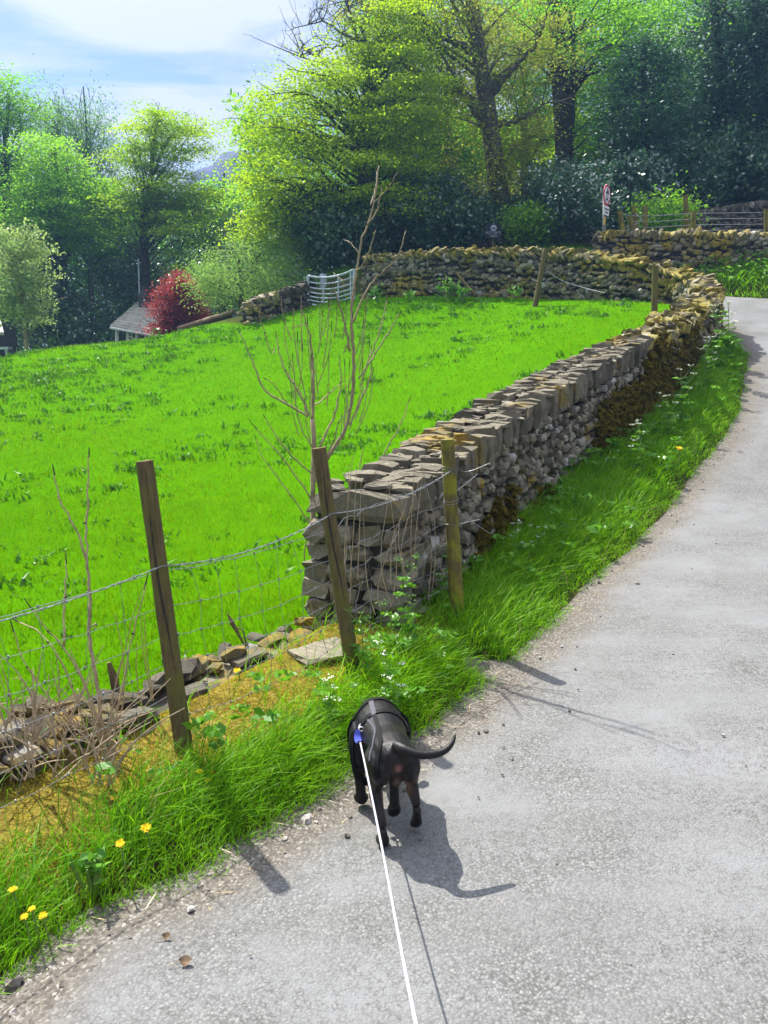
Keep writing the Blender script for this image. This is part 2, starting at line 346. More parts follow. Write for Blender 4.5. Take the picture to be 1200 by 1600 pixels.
def axis(segs):
    out = [segs[0][0]]
    for a, b, st in segs: k = max(1, int(round((b - a) / st))); out += list(a + (np.arange(k) + 1) * (b - a) / k)
    return np.array(out)
gx = axis([(-180, -120, 15), (-120, -40, 8), (-40, -16, 1.2), (-16, -4, .4), (-4, 3, .07), (3, 11, .22), (11, 30, 1.2), (30, 120, 8), (120, 180, 15)])
gy = axis([(-50, -8, 6), (-8, 1, .5), (1, 6, .07), (6, 22, .2), (22, 50, .8), (50, 140, 6), (140, 270, 13)])
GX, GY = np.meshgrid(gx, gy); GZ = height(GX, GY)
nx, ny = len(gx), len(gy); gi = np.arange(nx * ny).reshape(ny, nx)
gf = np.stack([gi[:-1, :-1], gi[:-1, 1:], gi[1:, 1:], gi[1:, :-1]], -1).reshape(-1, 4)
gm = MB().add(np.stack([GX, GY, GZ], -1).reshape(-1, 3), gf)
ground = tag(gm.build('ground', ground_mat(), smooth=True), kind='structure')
bb = sdist(bound, GX, GY)
zf_ = sstep(0, .25, bb) * (GY < 24)
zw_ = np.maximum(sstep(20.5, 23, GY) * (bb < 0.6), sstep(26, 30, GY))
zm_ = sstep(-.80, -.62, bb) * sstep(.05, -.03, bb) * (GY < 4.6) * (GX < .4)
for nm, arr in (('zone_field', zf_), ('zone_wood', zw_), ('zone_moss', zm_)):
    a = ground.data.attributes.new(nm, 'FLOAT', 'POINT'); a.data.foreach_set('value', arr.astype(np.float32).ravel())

# ------------------------------------------------------------------ road
def road_mat():
    m, n, l, p = nodes('worn_asphalt')
    g = n.new('ShaderNodeNewGeometry'); pos = g.outputs['Position']
    vor = n.new('ShaderNodeTexVoronoi'); vor.inputs['Scale'].default_value = 120; l.new(pos, vor.inputs['Vector'])
    sepc = n.new('ShaderNodeSeparateColor'); l.new(vor.outputs['Color'], sepc.inputs[0])
    chip = ramp(n, l, sepc.outputs[0], [(0.0, (0.11, 0.112, 0.111)), (0.35, (0.148, 0.151, 0.149)), (0.75, (0.176, 0.179, 0.176)), (1.0, (0.235, 0.235, 0.227))])
    gap = ramp(n, l, vor.outputs['Distance'], [(0.3, (1, 1, 1)), (0.7, (0.62, 0.61, 0.59))])
    c = mix(n, l, 1.0, chip, gap, 'MULTIPLY')
    smooth_c = ramp(n, l, noise(n, l, 130, 4, 0.7), [(0.25, (0.146, 0.149, 0.150)), (0.7, (0.182, 0.186, 0.187))])
    wearf = ramp(n, l, noise(n, l, 1.1, 6, 0.65), [(0.40, (0, 0, 0)), (0.60, (1, 1, 1))])
    c = mix(n, l, wearf, c, smooth_c)
    mp = n.new('ShaderNodeMapping'); mp.inputs['Rotation'].default_value = (0, 0, rad(-62)); mp.inputs['Scale'].default_value = (0.35, 3.2, 1); l.new(pos, mp.inputs[0])
    stain = ramp(n, l, noise(n, l, 1.0, 5, 0.6, mp.outputs[0]), [(0.35, (0.86, 0.855, 0.845)), (0.65, (0.97, 0.97, 0.98))])
    c = mix(n, l, 1.0, c, stain, 'MULTIPLY')
    spot = ramp(n, l, noise(n, l, 7, 3, 0.5), [(0.70, (0, 0, 0)), (0.76, (1, 1, 1))])
    c = mix(n, l, vmath(n, l, 'MULTIPLY', spot, 0.3), c, (0.25, 0.20, 0.13))
    e = vmath(n, l, 'ADD', attr(n, 'edge'), vmath(n, l, 'MULTIPLY', vmath(n, l, 'SUBTRACT', noise(n, l, 5, 6, 0.7), 0.5), 0.75))
    ef = ramp(n, l, e, [(0.42, (0, 0, 0)), (0.85, (1, 1, 1))])
    grit = n.new('ShaderNodeTexVoronoi'); grit.inputs['Scale'].default_value = 120; l.new(pos, grit.inputs['Vector'])
    gs = n.new('ShaderNodeSeparateColor'); l.new(grit.outputs['Color'], gs.inputs[0])
    dirt = ramp(n, l, gs.outputs[1], [(0.0, (0.045, 0.036, 0.027)), (0.5, (0.095, 0.08, 0.062)), (0.85, (0.15, 0.132, 0.108)), (1.0, (0.25, 0.235, 0.21))])
    c = mix(n, l, vmath(n, l, 'MULTIPLY', ef, 0.92), c, dirt)
    wv = n.new('ShaderNodeTexNoise'); wv.inputs['Scale'].default_value = 25; wv.inputs['Detail'].default_value = 3; l.new(pos, wv.inputs['Vector'])
    dist_ = n.new('ShaderNodeVectorMath'); dist_.operation = 'SCALE'; l.new(wv.outputs['Color'], dist_.inputs[0]); dist_.inputs['Scale'].default_value = .035
    addv = n.new('ShaderNodeVectorMath'); l.new(pos, addv.inputs[0]); l.new(dist_.outputs[0], addv.inputs[1])
    v2 = n.new('ShaderNodeTexVoronoi'); v2.feature = 'DISTANCE_TO_EDGE'; v2.inputs['Scale'].default_value = 62; l.new(addv.outputs[0], v2.inputs['Vector'])
    seam = ramp(n, l, v2.outputs['Distance'], [(0.02, (1, 1, 1)), (0.13, (0, 0, 0))])
    mp2 = n.new('ShaderNodeMapping'); mp2.inputs['Rotation'].default_value = (0, 0, rad(-58)); mp2.inputs['Scale'].default_value = (.55, 1.5, 1); l.new(pos, mp2.inputs[0])
    rough_ = ramp(n, l, noise(n, l, 1.6, 6, 0.7, mp2.outputs[0]), [(0.40, (.12, .12, .12)), (0.62, (1, 1, 1))])
    broken = ramp(n, l, noise(n, l, 30, 3, 0.6), [(0.42, (0, 0, 0)), (0.55, (1, 1, 1))])
    c = mix(n, l, vmath(n, l, 'MULTIPLY', vmath(n, l, 'MULTIPLY', seam, rough_), vmath(n, l, 'MULTIPLY', broken, .85)), c, (0.055, 0.053, 0.047))
    l.new(c, p.inputs['Base Color']); p.inputs['Roughness'].default_value = 0.8; p.inputs['Specular IOR Level'].default_value = 0.25
    hgt = vmath(n, l, 'SUBTRACT', vmath(n, l, 'MULTIPLY', noise(n, l, 80, 5, 0.75), 0.9), vmath(n, l, 'MULTIPLY', vor.outputs['Distance'], 0.8))
    bump(n, l, p, hgt, 0.5, 0.006); return m
Lr = smooth_path(Ledge, 260, 1); Rr = smooth_path(Redge, 260, 1)
Lr2 = Lr.copy(); tt = np.gradient(Lr, axis=0); tt /= np.linalg.norm(tt, axis=1)[:, None]; Lr2 += np.stack([-tt[:, 1], tt[:, 0]], 1) * 0.30
na = 36; ss = np.linspace(0, 1, na) ** 1.6
RX = Lr2[:, None, :] * (1 - ss)[None, :, None] + Rr[:, None, :] * ss[None, :, None]
rxy = RX.reshape(-1, 2); de = np.abs(sdist(Ledge, rxy[:, 0], rxy[:, 1])) * np.where(sdist(Ledge, rxy[:, 0], rxy[:, 1]) > 0, -1, 1)
rz_ = zr(rxy[:, 1]) - 0.03 * np.exp(-np.clip(de, 0, 9) / 0.25) + 0.004 * np.sin(rxy[:, 0] * 5.1 + rxy[:, 1] * 3.3) + 0.003 * np.sin(rxy[:, 0] * 11 - rxy[:, 1] * 8)
ri = np.arange(260 * na).reshape(260, na)
rf = np.stack([ri[:-1, :-1], ri[:-1, 1:], ri[1:, 1:], ri[1:, :-1]], -1).reshape(-1, 4)
road = tag(MB().add(np.c_[rxy, rz_], rf).build('road', road_mat(), smooth=True), kind='structure')
a = road.data.attributes.new('edge', 'FLOAT', 'POINT'); a.data.foreach_set('value', np.clip(1 - de / (0.42 + .03 * np.clip(rxy[:, 1] - 4, 0, 8)), 0, 1.3).astype(np.float32))
def zroad(x, y): return zr(y) - 0.03 * np.exp(-np.clip(-sdist(Ledge, np.atleast_1d(x), np.atleast_1d(y)), 0, 9) / 0.25)

# ------------------------------------------------------------------ stones
_tpl = np.array([(i, j, k) for i in (-1, 0, 1) for j in (-1, 0, 1) for k in (-1, 0, 1) if (i, j, k) != (0, 0, 0)], float)
def _tpl_faces():
    idx = {tuple(map(int, t)): q for q, t in enumerate(_tpl)}; fs = []
    for ax in range(3):
        o = [a for a in range(3) if a != ax]
        for sgn in (-1, 1):
            for a in (-1, 0):
                for b in (-1, 0):
                    q = []
                    for da, db in ((0, 0), (1, 0), (1, 1), (0, 1)):
                        c = [0, 0, 0]; c[ax] = sgn; c[o[0]] = a + da; c[o[1]] = b + db; q.append(idx[tuple(c)])
                    if (sgn > 0) == (ax == 1): q = q[::-1]
                    fs.append(q)
    return np.array(fs)
_tf = _tpl_faces(); _nn = np.abs(_tpl).sum(1); _rs = np.where(_nn == 3, 0.80, np.where(_nn == 2, 0.93, 1.0))
def add_stones(mb, cen, dims, rot, jit=0.16, tint=None, rnd=1.0):
    """cen (N,3), dims (N,3) full sizes, rot (N,3,3) columns = local axes"""
    N = len(cen); rs = 1 - (1 - _rs) * rnd
    v = (_tpl * rs[:, None])[None] * (dims[:, None, :] / 2)
    v = v + R.normal(0, 1, v.shape) * (jit * np.minimum(dims.min(1), 0.16))[:, None, None] * 0.5
    v = np.einsum('nij,nkj->nki', rot, v) + cen[:, None, :]
    f = _tf[None] + (np.arange(N) * 26)[:, None, None]
    t = R.random(N) if tint is None else tint
    mb.add(v.reshape(-1, 3), f.reshape(-1, 4), np.repeat(t, len(_tf)))
def frame(t, tilt=0.0, yaw=0.0, roll=0.0):
    """rotation matrices: x along t (N,2 dir), y to the left, z up, then small extra turns"""
    N = len(t); ex = np.c_[t, np.zeros(N)]; ey = np.c_[-t[:, 1], t[:, 0], np.zeros(N)]; ez = np.tile([0, 0, 1.0], (N, 1))
    B = np.stack([ex, ey, ez], 2)
    def rot(ax, a):
        a = np.broadcast_to(a, (N,)); c, s = np.cos(a), np.sin(a); m = np.zeros((N, 3, 3)); i, j = [(1, 2), (2, 0), (0, 1)][ax]
        m[:, ax, ax] = 1; m[:, i, i] = c; m[:, j, j] = c; m[:, i, j] = -s; m[:, j, i] = s; return m
    return B @ rot(2, yaw) @ rot(1, tilt) @ rot(0, roll)
def path_sampler(path):
    d = np.r_[0, np.cumsum(np.linalg.norm(np.diff(path[:, :2], axis=0), axis=1))]
    tg = np.gradient(path[:, :2], axis=0); tg /= np.linalg.norm(tg, axis=1)[:, None]
    def f(s):
        p = np.stack([np.interp(s, d, path[:, i]) for i in range(3)], 1); t = np.stack([np.interp(s, d, tg[:, i]) for i in range(2)], 1)
        t /= np.linalg.norm(t, axis=1)[:, None]; return p, t
    return f, d[-1]
def courses(mb, path, half, batter, drop0, depth, lens, hts, jit=0.16, sides=(1, -1), s0=0.0, s1=None, dep=0.22, loose=1.0):
    """rubble faces: path = crest (x, y, z); stones from drop0 below the crest down to depth"""
    f, L = path_sampler(path); s1 = L if s1 is None else s1
    for sd in sides:
        z = drop0; row = 0
        while z < depth:
            hh = R.uniform(*hts); s = s0 + R.uniform(0, lens[0]); S_, Ls, Hs = [], [], []
            while s < s1:
                ln = R.uniform(*lens) if R.random() > 0.12 else R.uniform(lens[1], lens[1] * 1.7)
                S_.append(s + ln / 2); Ls.append(ln); Hs.append(hh * R.uniform(0.65, 1.45)); s += ln
            S_ = np.array(S_); Ls = np.array(Ls); Hs = np.array(Hs); N = len(S_)
            p, t = f(S_); nrm = np.c_[-t[:, 1], t[:, 0]] * sd
            wob = 0.6 * hh * np.sin(S_ * 1.7 + row * 1.3) + R.normal(0, hh * .28, N)
            off = half + batter * (z + hh / 2) - dep / 2 + R.normal(0, 0.018 * loose, N)
            c = np.c_[p[:, :2] + nrm * off[:, None], p[:, 2] - z - hh / 2 + wob]
            dm = np.c_[Ls * 0.99, np.full(N, dep) * R.uniform(.85, 1.15, N), Hs * 1.03]
            add_stones(mb, c, dm, frame(t, R.normal(0, 0.26 * loose, N), R.normal(0, .13 * loose, N), R.normal(0, .14 * loose, N)), jit, rnd=.85 if loose < 1 else 1.0)
            z += hh * 0.97; row += 1
def core_strip(mb, path, half, top, depth):
    n = len(path); t = np.gradient(path[:, :2], axis=0); t /= np.linalg.norm(t, axis=1)[:, None]; nn = np.c_[-t[:, 1], t[:, 0]]
    a = np.c_[path[:, :2] + nn * half, path[:, 2] - top]; b = np.c_[path[:, :2] - nn * half, path[:, 2] - top]
    a2 = np.c_[path[:, :2] + nn * (half + .05), path[:, 2] - depth]; b2 = np.c_[path[:, :2] - nn * (half + .05), path[:, 2] - depth]
    V = np.concatenate([a, b, a2, b2]); i = np.arange(n - 1); q = []
    for (u, w) in ((0, 1), (2, 0), (1, 3)):
        q.append(np.stack([u*n + i, w*n + i, w*n + i + 1, u*n + i + 1], 1))
    mb.add(V, np.concatenate(q)); mb.add(np.array([a[0], b[0], b2[0], a2[0], a[-1], b[-1], b2[-1], a2[-1]]), np.array([[0, 1, 2, 3], [7, 6, 5, 4]]))
def leaning_coping(mb, path, half, s0, s1, hgt=0.24, thick=(.05, .1), lean=0.9, base=0.12):
    f, L = path_sampler(path); s = s0; S_, T = [], []
    while s < s1: th = R.uniform(*thick); S_.append(s); T.append(th); s += th * 0.95
    S_ = np.array(S_); T = np.array(T); N = len(S_); p, t = f(S_)
    c = np.c_[p[:, :2] + np.c_[-t[:, 1], t[:, 0]] * R.normal(0, .03, N)[:, None], p[:, 2] - base + R.normal(0, .018, N)]
    dm = np.c_[T, half * 2 * R.uniform(.85, 1.18, N), hgt * R.uniform(.75, 1.25, N)]
    add_stones(mb, c, dm, frame(t, lean + R.normal(0, .16, N), R.normal(0, .14, N), R.normal(0, .10, N)), 0.30, rnd=1.05)
def moss_cushions(mb, pts, nrm, size, k=26):
    """each cushion is a heap of small tufts on the stone face"""
    for p, nv, s in zip(pts, nrm, size):
        n = int(k * R.uniform(.6, 1.3)); d = R.normal(0, 1, (n, 3)) * np.array([s, s, s * 1.2])[None] * .5
        d -= np.outer((d @ nv) * 0.75, nv); c = p + d + nv * 0.01
        dm = R.uniform(.035, .085, (n, 1)) * R.uniform(.7, 1.2, (n, 3))
        a = R.random((n, 2)) - .5; add_stones(mb, c, dm, frame(np.tile([1.0, 0], (n, 1)), a[:, 0] * 3, a[:, 1] * 6, 0), .5, rnd=1.9)

# --- the long curving wall
f_w, L_w = path_sampler(wc)
_d = np.r_[0, np.cumsum(np.linalg.norm(np.diff(wc[:, :2], axis=0), axis=1))]
sY = lambda y: float(np.interp(y, wc[:250, 1], _d[:250]))
s_bend = sY(10.6)
wall = thing('dry_stone_wall', 'long grey dry stone wall curving uphill between the green field and the road', 'wall', (wc[60, 0], wc[60, 1], h1(wc[60, 0], wc[60, 1])))
mb = MB(); courses(mb, wc, .25, .10, .17, 1.75, (.05, .15), (.038, .085), s0=0.0, s1=s_bend, loose=.5)
mb.build('rubble_courses', M['stone'], wall)
mb = MB(); courses(mb, wc, .25, .10, .17, 1.6, (.06, .17), (.055, .10), s0=s_bend)
mb.build('mossy_rubble_courses', M['stone_moss'], wall)
mb = MB(); core_strip(mb, wc, .19, .2, 1.9); mb.build('wall_core', M['dark_core'], wall)
# end face and near quoins, big squared stones
mb = MB(); p0, t0 = wc[0], (wc[6, :2] - wc[0, :2]); t0 /= np.linalg.norm(t0); n0 = np.array([-t0[1], t0[0]])
rows = [(.03, .18, [.62]), (.215, .12, [.14, .20, .2, .18]), (.34, .10, [.22, .34, .2]), (.445, .13, [.26, .12, .18, .2]), (.58, .10, [.3, .24, .22]), (.685, .11, [.2, .34, .22]), (.80, .12, [.4, .36]), (.925, .14, [.36, .4])]
for z, hh, ws in rows:
    tw = sum(ws); x = -tw / 2 + R.normal(0, .015); half = .31 + .03 * z
    for w_ in ws:
        dp = R.uniform(.24, .34); u = (x + w_ / 2) / tw * 2 * half
        c = np.r_[p0[:2] + n0 * u + t0 * (.10 + R.normal(0, .015)), p0[2] - z - hh / 2]
        add_stones(mb, c[None], np.array([[w_ / tw * 2 * half * .97, dp, hh * .97]]), frame(n0[None], R.normal(0, .05, 1), R.normal(0, .07, 1), R.normal(0, .05, 1)), .24, tint=np.array([R.uniform(.2, .8)]), rnd=.8)
        x += w_
mb.build('end_stones', M['stone'], wall)
# near coping: upright blocks with a flat rubble top
mb = MB(); s = 0.30; S_, T = [], []
while s < s_bend - .4: th = R.uniform(.09, .2); S_.append(s + th / 2); T.append(th); s += th
S_ = np.array(S_); T = np.array(T); p, t = f_w(S_); N = len(S_)
for sd in (1, -1):
    nn = np.c_[-t[:, 1], t[:, 0]] * sd
    c = np.c_[p[:, :2] + nn * (.155 + R.normal(0, .014, N))[:, None], p[:, 2] - .105 + R.normal(0, .008, N)]
    add_stones(mb, c, np.c_[T * .98, np.full(N, .25), .235 * R.uniform(.92, 1.1, N)], frame(t, R.normal(.10, .06, N), R.normal(0, .04, N), R.normal(0, .03, N)), .15, R.uniform(.15, .6, N), rnd=.75)
N = 240; S_ = R.uniform(.05, s_bend - .3, N); p, t = f_w(S_); u = R.uniform(-.24, .24, N)
add_stones(mb, np.c_[p[:, :2] + np.c_[-t[:, 1], t[:, 0]] * u[:, None], p[:, 2] - .012 + R.normal(0, .005, N)], np.c_[R.uniform(.06, .2, N), R.uniform(.05, .13, N), R.uniform(.015, .03, N)], frame(t, R.normal(0, .03, N), R.uniform(0, 3, N), R.normal(0, .06, N)), .3, R.uniform(.4, .8, N))
mb.build('coping_blocks', M['coping'], wall)
mb = MB(); leaning_coping(mb, wc, .27, s_bend - .5, L_w)
N = 260; S_ = R.uniform(s_bend, L_w, N); p, t = f_w(S_)
add_stones(mb, np.c_[p[:, :2] + np.c_[-t[:, 1], t[:, 0]] * R.uniform(-.25, .25, N)[:, None], p[:, 2] - .03 + R.normal(0, .02, N)], np.c_[R.uniform(.1, .34, N), R.uniform(.08, .2, N), R.uniform(.04, .08, N)], frame(t, R.normal(.35, .2, N), R.normal(0, .5, N), R.normal(0, .15, N)), .4, rnd=1.3)
mb.build('leaning_coping_stones', M['coping_moss'], wall)
# moss cushions on the road face from the middle on, and under the post
mp, mn, ms = [], [], []
for _ in range(230):
    y = R.choice([R.normal(10.9, .9), R.normal(10.2, .6), R.uniform(5.3, 12.5), R.normal(9.0, .25)]); s = sY(np.clip(y, 4.9, 13)); p, t = f_w(np.array([s]))
    dz = R.uniform(.25, 1.15) if y > 10 else R.uniform(.55, 1.2)
    if y < 8.5 and y > 6.8 and R.random() < .75: continue
    nv = np.array([t[0, 1], -t[0, 0], 0]); mp.append(np.r_[p[0, :2], p[0, 2] - dz] + nv * (.25 + .1 * dz)); mn.append(nv); ms.append(R.uniform(.08, .2))
mb = MB(); moss_cushions(mb, mp, mn, ms); mb.build('moss', M['moss'], wall)

# --- far walls
def far_wall_thing(name, label, pts, lean, hgt, mat, cmat, group=None, half=.25, core_depth=1.4):
    pa = smooth_path(pts, max(30, int(len(pts) * 14)), 2); w = thing(name, label, 'wall', (pa[0, 0], pa[0, 1], pa[0, 2] - hgt), group)
    mb = MB(); courses(mb, pa, half, .08, .17, core_depth, (.07, .2), (.06, .12)); mb.build('rubble_courses', mat, w)
    mb = MB(); core_strip(mb, pa, half - .07, .2, core_depth + .1); mb.build('wall_core', M['dark_core'], w)
    mb = MB(); _f, L = path_sampler(pa); leaning_coping(mb, pa, half + .02, 0, L, lean=lean, thick=(.06, .13)); mb.build('leaning_coping_stones', cmat, w)
    return w
far_wall_thing('dry_stone_wall', 'yellow mossy stone wall with upright coping above the green bank at the bend', PP([(938, 372, 21.0), (948, 360, 20.7), (985, 360, 20.4), (1060, 360, 20.2), (1150, 362, 20.1), (1260, 366, 20.1), (1380, 370, 20.3)]), .35, 1.1, M['stone_moss'], M['coping_moss'])
M['shade_stone'] = stone_mat('shaded_slate_rubble', 0.8, 0.9, bright=.55)  # same slate with shade put into its colour, for the dark walls
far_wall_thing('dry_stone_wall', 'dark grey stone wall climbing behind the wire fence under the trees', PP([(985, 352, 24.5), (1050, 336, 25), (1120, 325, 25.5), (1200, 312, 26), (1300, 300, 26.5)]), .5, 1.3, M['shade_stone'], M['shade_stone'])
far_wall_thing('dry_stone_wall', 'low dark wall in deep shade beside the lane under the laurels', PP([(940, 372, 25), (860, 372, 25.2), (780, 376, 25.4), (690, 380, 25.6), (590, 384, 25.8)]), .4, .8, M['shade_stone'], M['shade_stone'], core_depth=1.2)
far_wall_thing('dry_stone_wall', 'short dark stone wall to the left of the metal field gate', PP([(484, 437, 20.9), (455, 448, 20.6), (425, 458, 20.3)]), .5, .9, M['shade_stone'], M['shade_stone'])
far_wall_thing('dry_stone_wall', 'short wall end thickly covered in yellow moss beyond the field', PP([(426, 459, 20.1), (405, 462, 19.9), (383, 473, 19.7)]), .4, .7, M['coping_moss'], M['coping_moss'])

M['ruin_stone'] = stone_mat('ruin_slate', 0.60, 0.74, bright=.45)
# --- ruined footing beside the fence
rp = smooth_path(np.c_[ruin, np.zeros(len(ruin))], 120, 2); rp[:, 2] = [h for h in np.interp(np.linspace(0, 1, 120), [0, .25, .45, .6, .8, 1], [.20, .22, .21, .14, .08, .03])]
rw = thing('ruined_wall', 'low tumbled remains of a stone wall behind the wire fence', 'wall', (rp[40, 0], rp[40, 1], 0))
mb = MB(); courses(mb, rp, .2, .05, .05, .8, (.10, .26), (.04, .08)); 
f_r, L_r = path_sampler(rp); N = 90; S_ = R.uniform(0, L_r, N); p, t = f_r(S_)
add_stones(mb, np.c_[p[:, :2] + R.normal(0, .13, (N, 2)), p[:, 2] - .03 + R.normal(0, .02, N)], np.c_[R.uniform(.07, .2, N), R.uniform(.06, .14, N), R.uniform(.03, .055, N)], frame(t, R.normal(0, .22, N), R.uniform(-.6, .6, N), R.normal(0, .18, N)), .3)
mb.build('tumbled_courses', M['ruin_stone'], rw)
mb = MB(); core_strip(mb, rp, .14, .09, .9); mb.build('wall_core', M['dark_core'], rw)
def loose(name, label, u, v, Y, dims, yaw, tint, group=None, tilt=0., roll=0., mat='stone', up=0.0, cat='stone'):
    c = P(u, v, Y); mb = MB(); add_stones(mb, (c + [0, 0, up])[None], np.array([dims]), frame(np.array([[math.cos(yaw), math.sin(yaw)]]), tilt, 0, roll), .3, np.array([tint]))
    return tag(mb.build(name, M[mat], loc=c), label, cat, group)
loose('stone_slab', 'dark angular stone block perched on the ruined wall beside the left post', 240, 1085, 3.32, (.14, .13, .075), .4, .1, tilt=-.2)
loose('stone_slab', 'flat pale stone slab half buried in yellow moss right of the left post', 345, 1055, 3.62, (.30, .20, .05), .7, .55)
loose('stone_slab', 'thin slate slab lying at the foot of the leaning middle post', 505, 1018, 3.75, (.34, .26, .05), .6, .7)
loose('stone_slab', 'brown mossy stone on top of the ruined wall among the bare twigs', 120, 1120, 3.0, (.20, .16, .07), .5, .3)

# ------------------------------------------------------------------ fence posts and wire
def post(label, base, top, r, mat, sq=True, cut=True, name='fence_post', group='weathered posts of the roadside wire fence', bury=.25, crack=True):
    base, top = np.array(base), np.array(top); d = top - base; pts = [base - d / np.linalg.norm(d) * bury] + [base + d * k for k in np.linspace(0, 1, 9)]
    o = thing(name, label, 'fence post', base, group); mb = MB(); mb.tube(pts, [r * 1.12, r * 1.06, r, r * .97], 14)
    V = mb.v[-1]; V += R.normal(0, r * .025, V.shape); mb.build('shaft', mat, o, smooth=False)
    if crack:
        e = np.array([.25, -1, 0]); e -= d * (e @ d) / (d @ d); e /= np.linalg.norm(e)
        m2 = MB(); m2.tube([base + d * k + e * r * (.955 - .0*k) + np.array([.25*r*math.sin(7*k), 0, 0]) for k in np.linspace(.30, .97, 12)], [.001, .006, .006, .004, .001], 5); m2.build('drying_crack', M['bud'], o)
    return o
A1, A1t = P(285, 1152, 2.80), P(226, 720, 2.86)
A2, A2t = P(549, 1032, 3.53), P(498, 700, 3.56)
A3, A3t = P(714, 950, 4.3), P(699, 686, 4.3)
A0 = np.array([-1.62, 1.75, .12]); A0t = A0 + [-.08, 0, 1.02]
post('leaning brown fence post standing in the grass by the ruined wall', A1, A1t, .033, M['post_wood'])
post('squared brown fence post leaning in front of the wall end', A2, A2t, .034, M['post_wood'])
post('yellow lichen covered round post wired beside the wall face', A3, A3t, .039, M['lichen_wood'], crack=False)

def wire_path(pts, n=40, sag=0.0, jit=0.0):
    p = smooth_path(pts, n, 1); k = np.linspace(0, 1, n); p[:, 2] -= sag * 4 * k * (1 - k) * .5; p += R.normal(0, jit, p.shape); return p
def on_post(b, t, h): d = t - b; return b + d * (h / d[2])
net = thing('wire_netting', 'sagging square wire stock netting stretched between the roadside posts', 'wire fence', A1)
hs0 = [.70, .58, .46, .34, .21, .10]; hs1 = [.66, .52, .40, .29, .17, .07]; hs2 = [.64, .50, .40, .30, .21, .09]; hs3 = [.76, .62, .50, .37, .25, .13]
gridpts = []
for a in range(6):
    q = [on_post(A0, A0t, hs0[a]) , on_post(A1, A1t, hs1[a]), on_post(A2, A2t, hs2[a]), on_post(A3, A3t, hs3[a])]
    q = [x + np.array([-.03, .03, 0]) for x in q]
    segs = []
    for i in range(3):
        k = np.linspace(0, 1, 18)[:, None]; s = q[i] * (1 - k) + q[i + 1] * k; s[:, 2] -= (.03 + .012 * a) * 4 * (k * (1 - k))[:, 0] * .6
        if i == 2: s[:, :2] += np.array([-.05, .08]) * (4 * k * (1 - k)) * R.uniform(.6, 1.3); s[:, 2] += R.normal(0, .006, 18)
        s += R.normal(0, .0022, s.shape); segs.append(s)
    gridpts.append(segs)
mb = MB()
for a in range(6):
    for s in gridpts[a]: mb.tube(s, .0013 if a else .0016, 5)
mb.build('line_wires', M['wire'], net)
mb = MB(); mk = MB()
for i in range(3):
    for k in range(1, 18, 2 if i else 2):
        col = []
        for a in range(6):
            kk = np.clip(k + (R.normal(0, .55) if i == 2 else R.normal(0, .25)) + (.9 if (a % 2 and i == 2) else 0), 0, 17); j = int(kk); fr = kk - j; s = gridpts[a][i]
            col.append(s[j] * (1 - fr) + s[min(j + 1, 17)] * fr)
        mb.tube(smooth_path(np.array(col), 16, 1), .0010, 4)
        for c in col: mb.tube([c - [0, 0, .006], c + [0, 0, .006]], .0030, 5)
mb.build('stay_wires', M['wire'], net)
barb = thing('barbed_wire', 'twisted barbed wire strand running along the top of the netting', 'barbed wire', A1 + np.array([0, 0, .7]))
q = [on_post(A0, A0t, .745) , on_post(A1, A1t, .705), on_post(A2, A2t, .74), on_post(A3, A3t, .83)]; pth = []
for i in range(3):
    k = np.linspace(0, 1, 46)[:, None]; s = q[i] * (1 - k) + q[i + 1] * k + np.array([.02, -.035, 0]); s[:, 2] -= .05 * 4 * (k * (1 - k))[:, 0]; pth.append(s[:-1])
pth = np.concatenate(pth); mb = MB(); ph = np.arange(len(pth)) * 1.3
for sg in (0, math.pi):
    w = pth.copy(); w[:, 2] += .0026 * np.cos(ph + sg); w[:, 1] += .0026 * np.sin(ph + sg); mb.tube(w, .0016, 5)
for i in range(2, len(pth) - 2, 3):
    for _ in range(2):
        d = R.normal(0, 1, 3); d /= np.linalg.norm(d); mb.tube([pth[i] - d * .012, pth[i] + d * .012], .0012, 4)
    mb.tube([pth[i] - (pth[i+1]-pth[i]) * .12, pth[i] + (pth[i+1]-pth[i]) * .12], .0042, 5)
mb.build('twisted_strand', M['wire'], barb)
tie = thing('wire_tie', 'loops of tying wire wound round the yellow lichen post', 'wire', A3 + np.array([0, 0, .8]))
for hgt in (.80, .815, .83, .64, .655, .50):
    mb = MB(); c = on_post(A3, A3t, hgt); an = np.linspace(0, 2 * math.pi, 20); mb.tube(np.c_[c[0] + .042 * np.cos(an), c[1] + .042 * np.sin(an), c[2] + .012 * np.sin(an + hgt * 20)], .0016, 4); mb.build('wound_loop', M['wire'], tie)
for _ in range(7):
    mb = MB(); c = on_post(A3, A3t, R.uniform(.5, .85)); mb.tube(smooth_path(np.array([c + [.04, -.02, 0], c + R.normal(0, .05, 3) + [.08, 0, 0], c + R.normal(0, .07, 3) + [.14, .02, 0]]), 10), .0012, 4); mb.build('loose_end', M['wire'], tie)
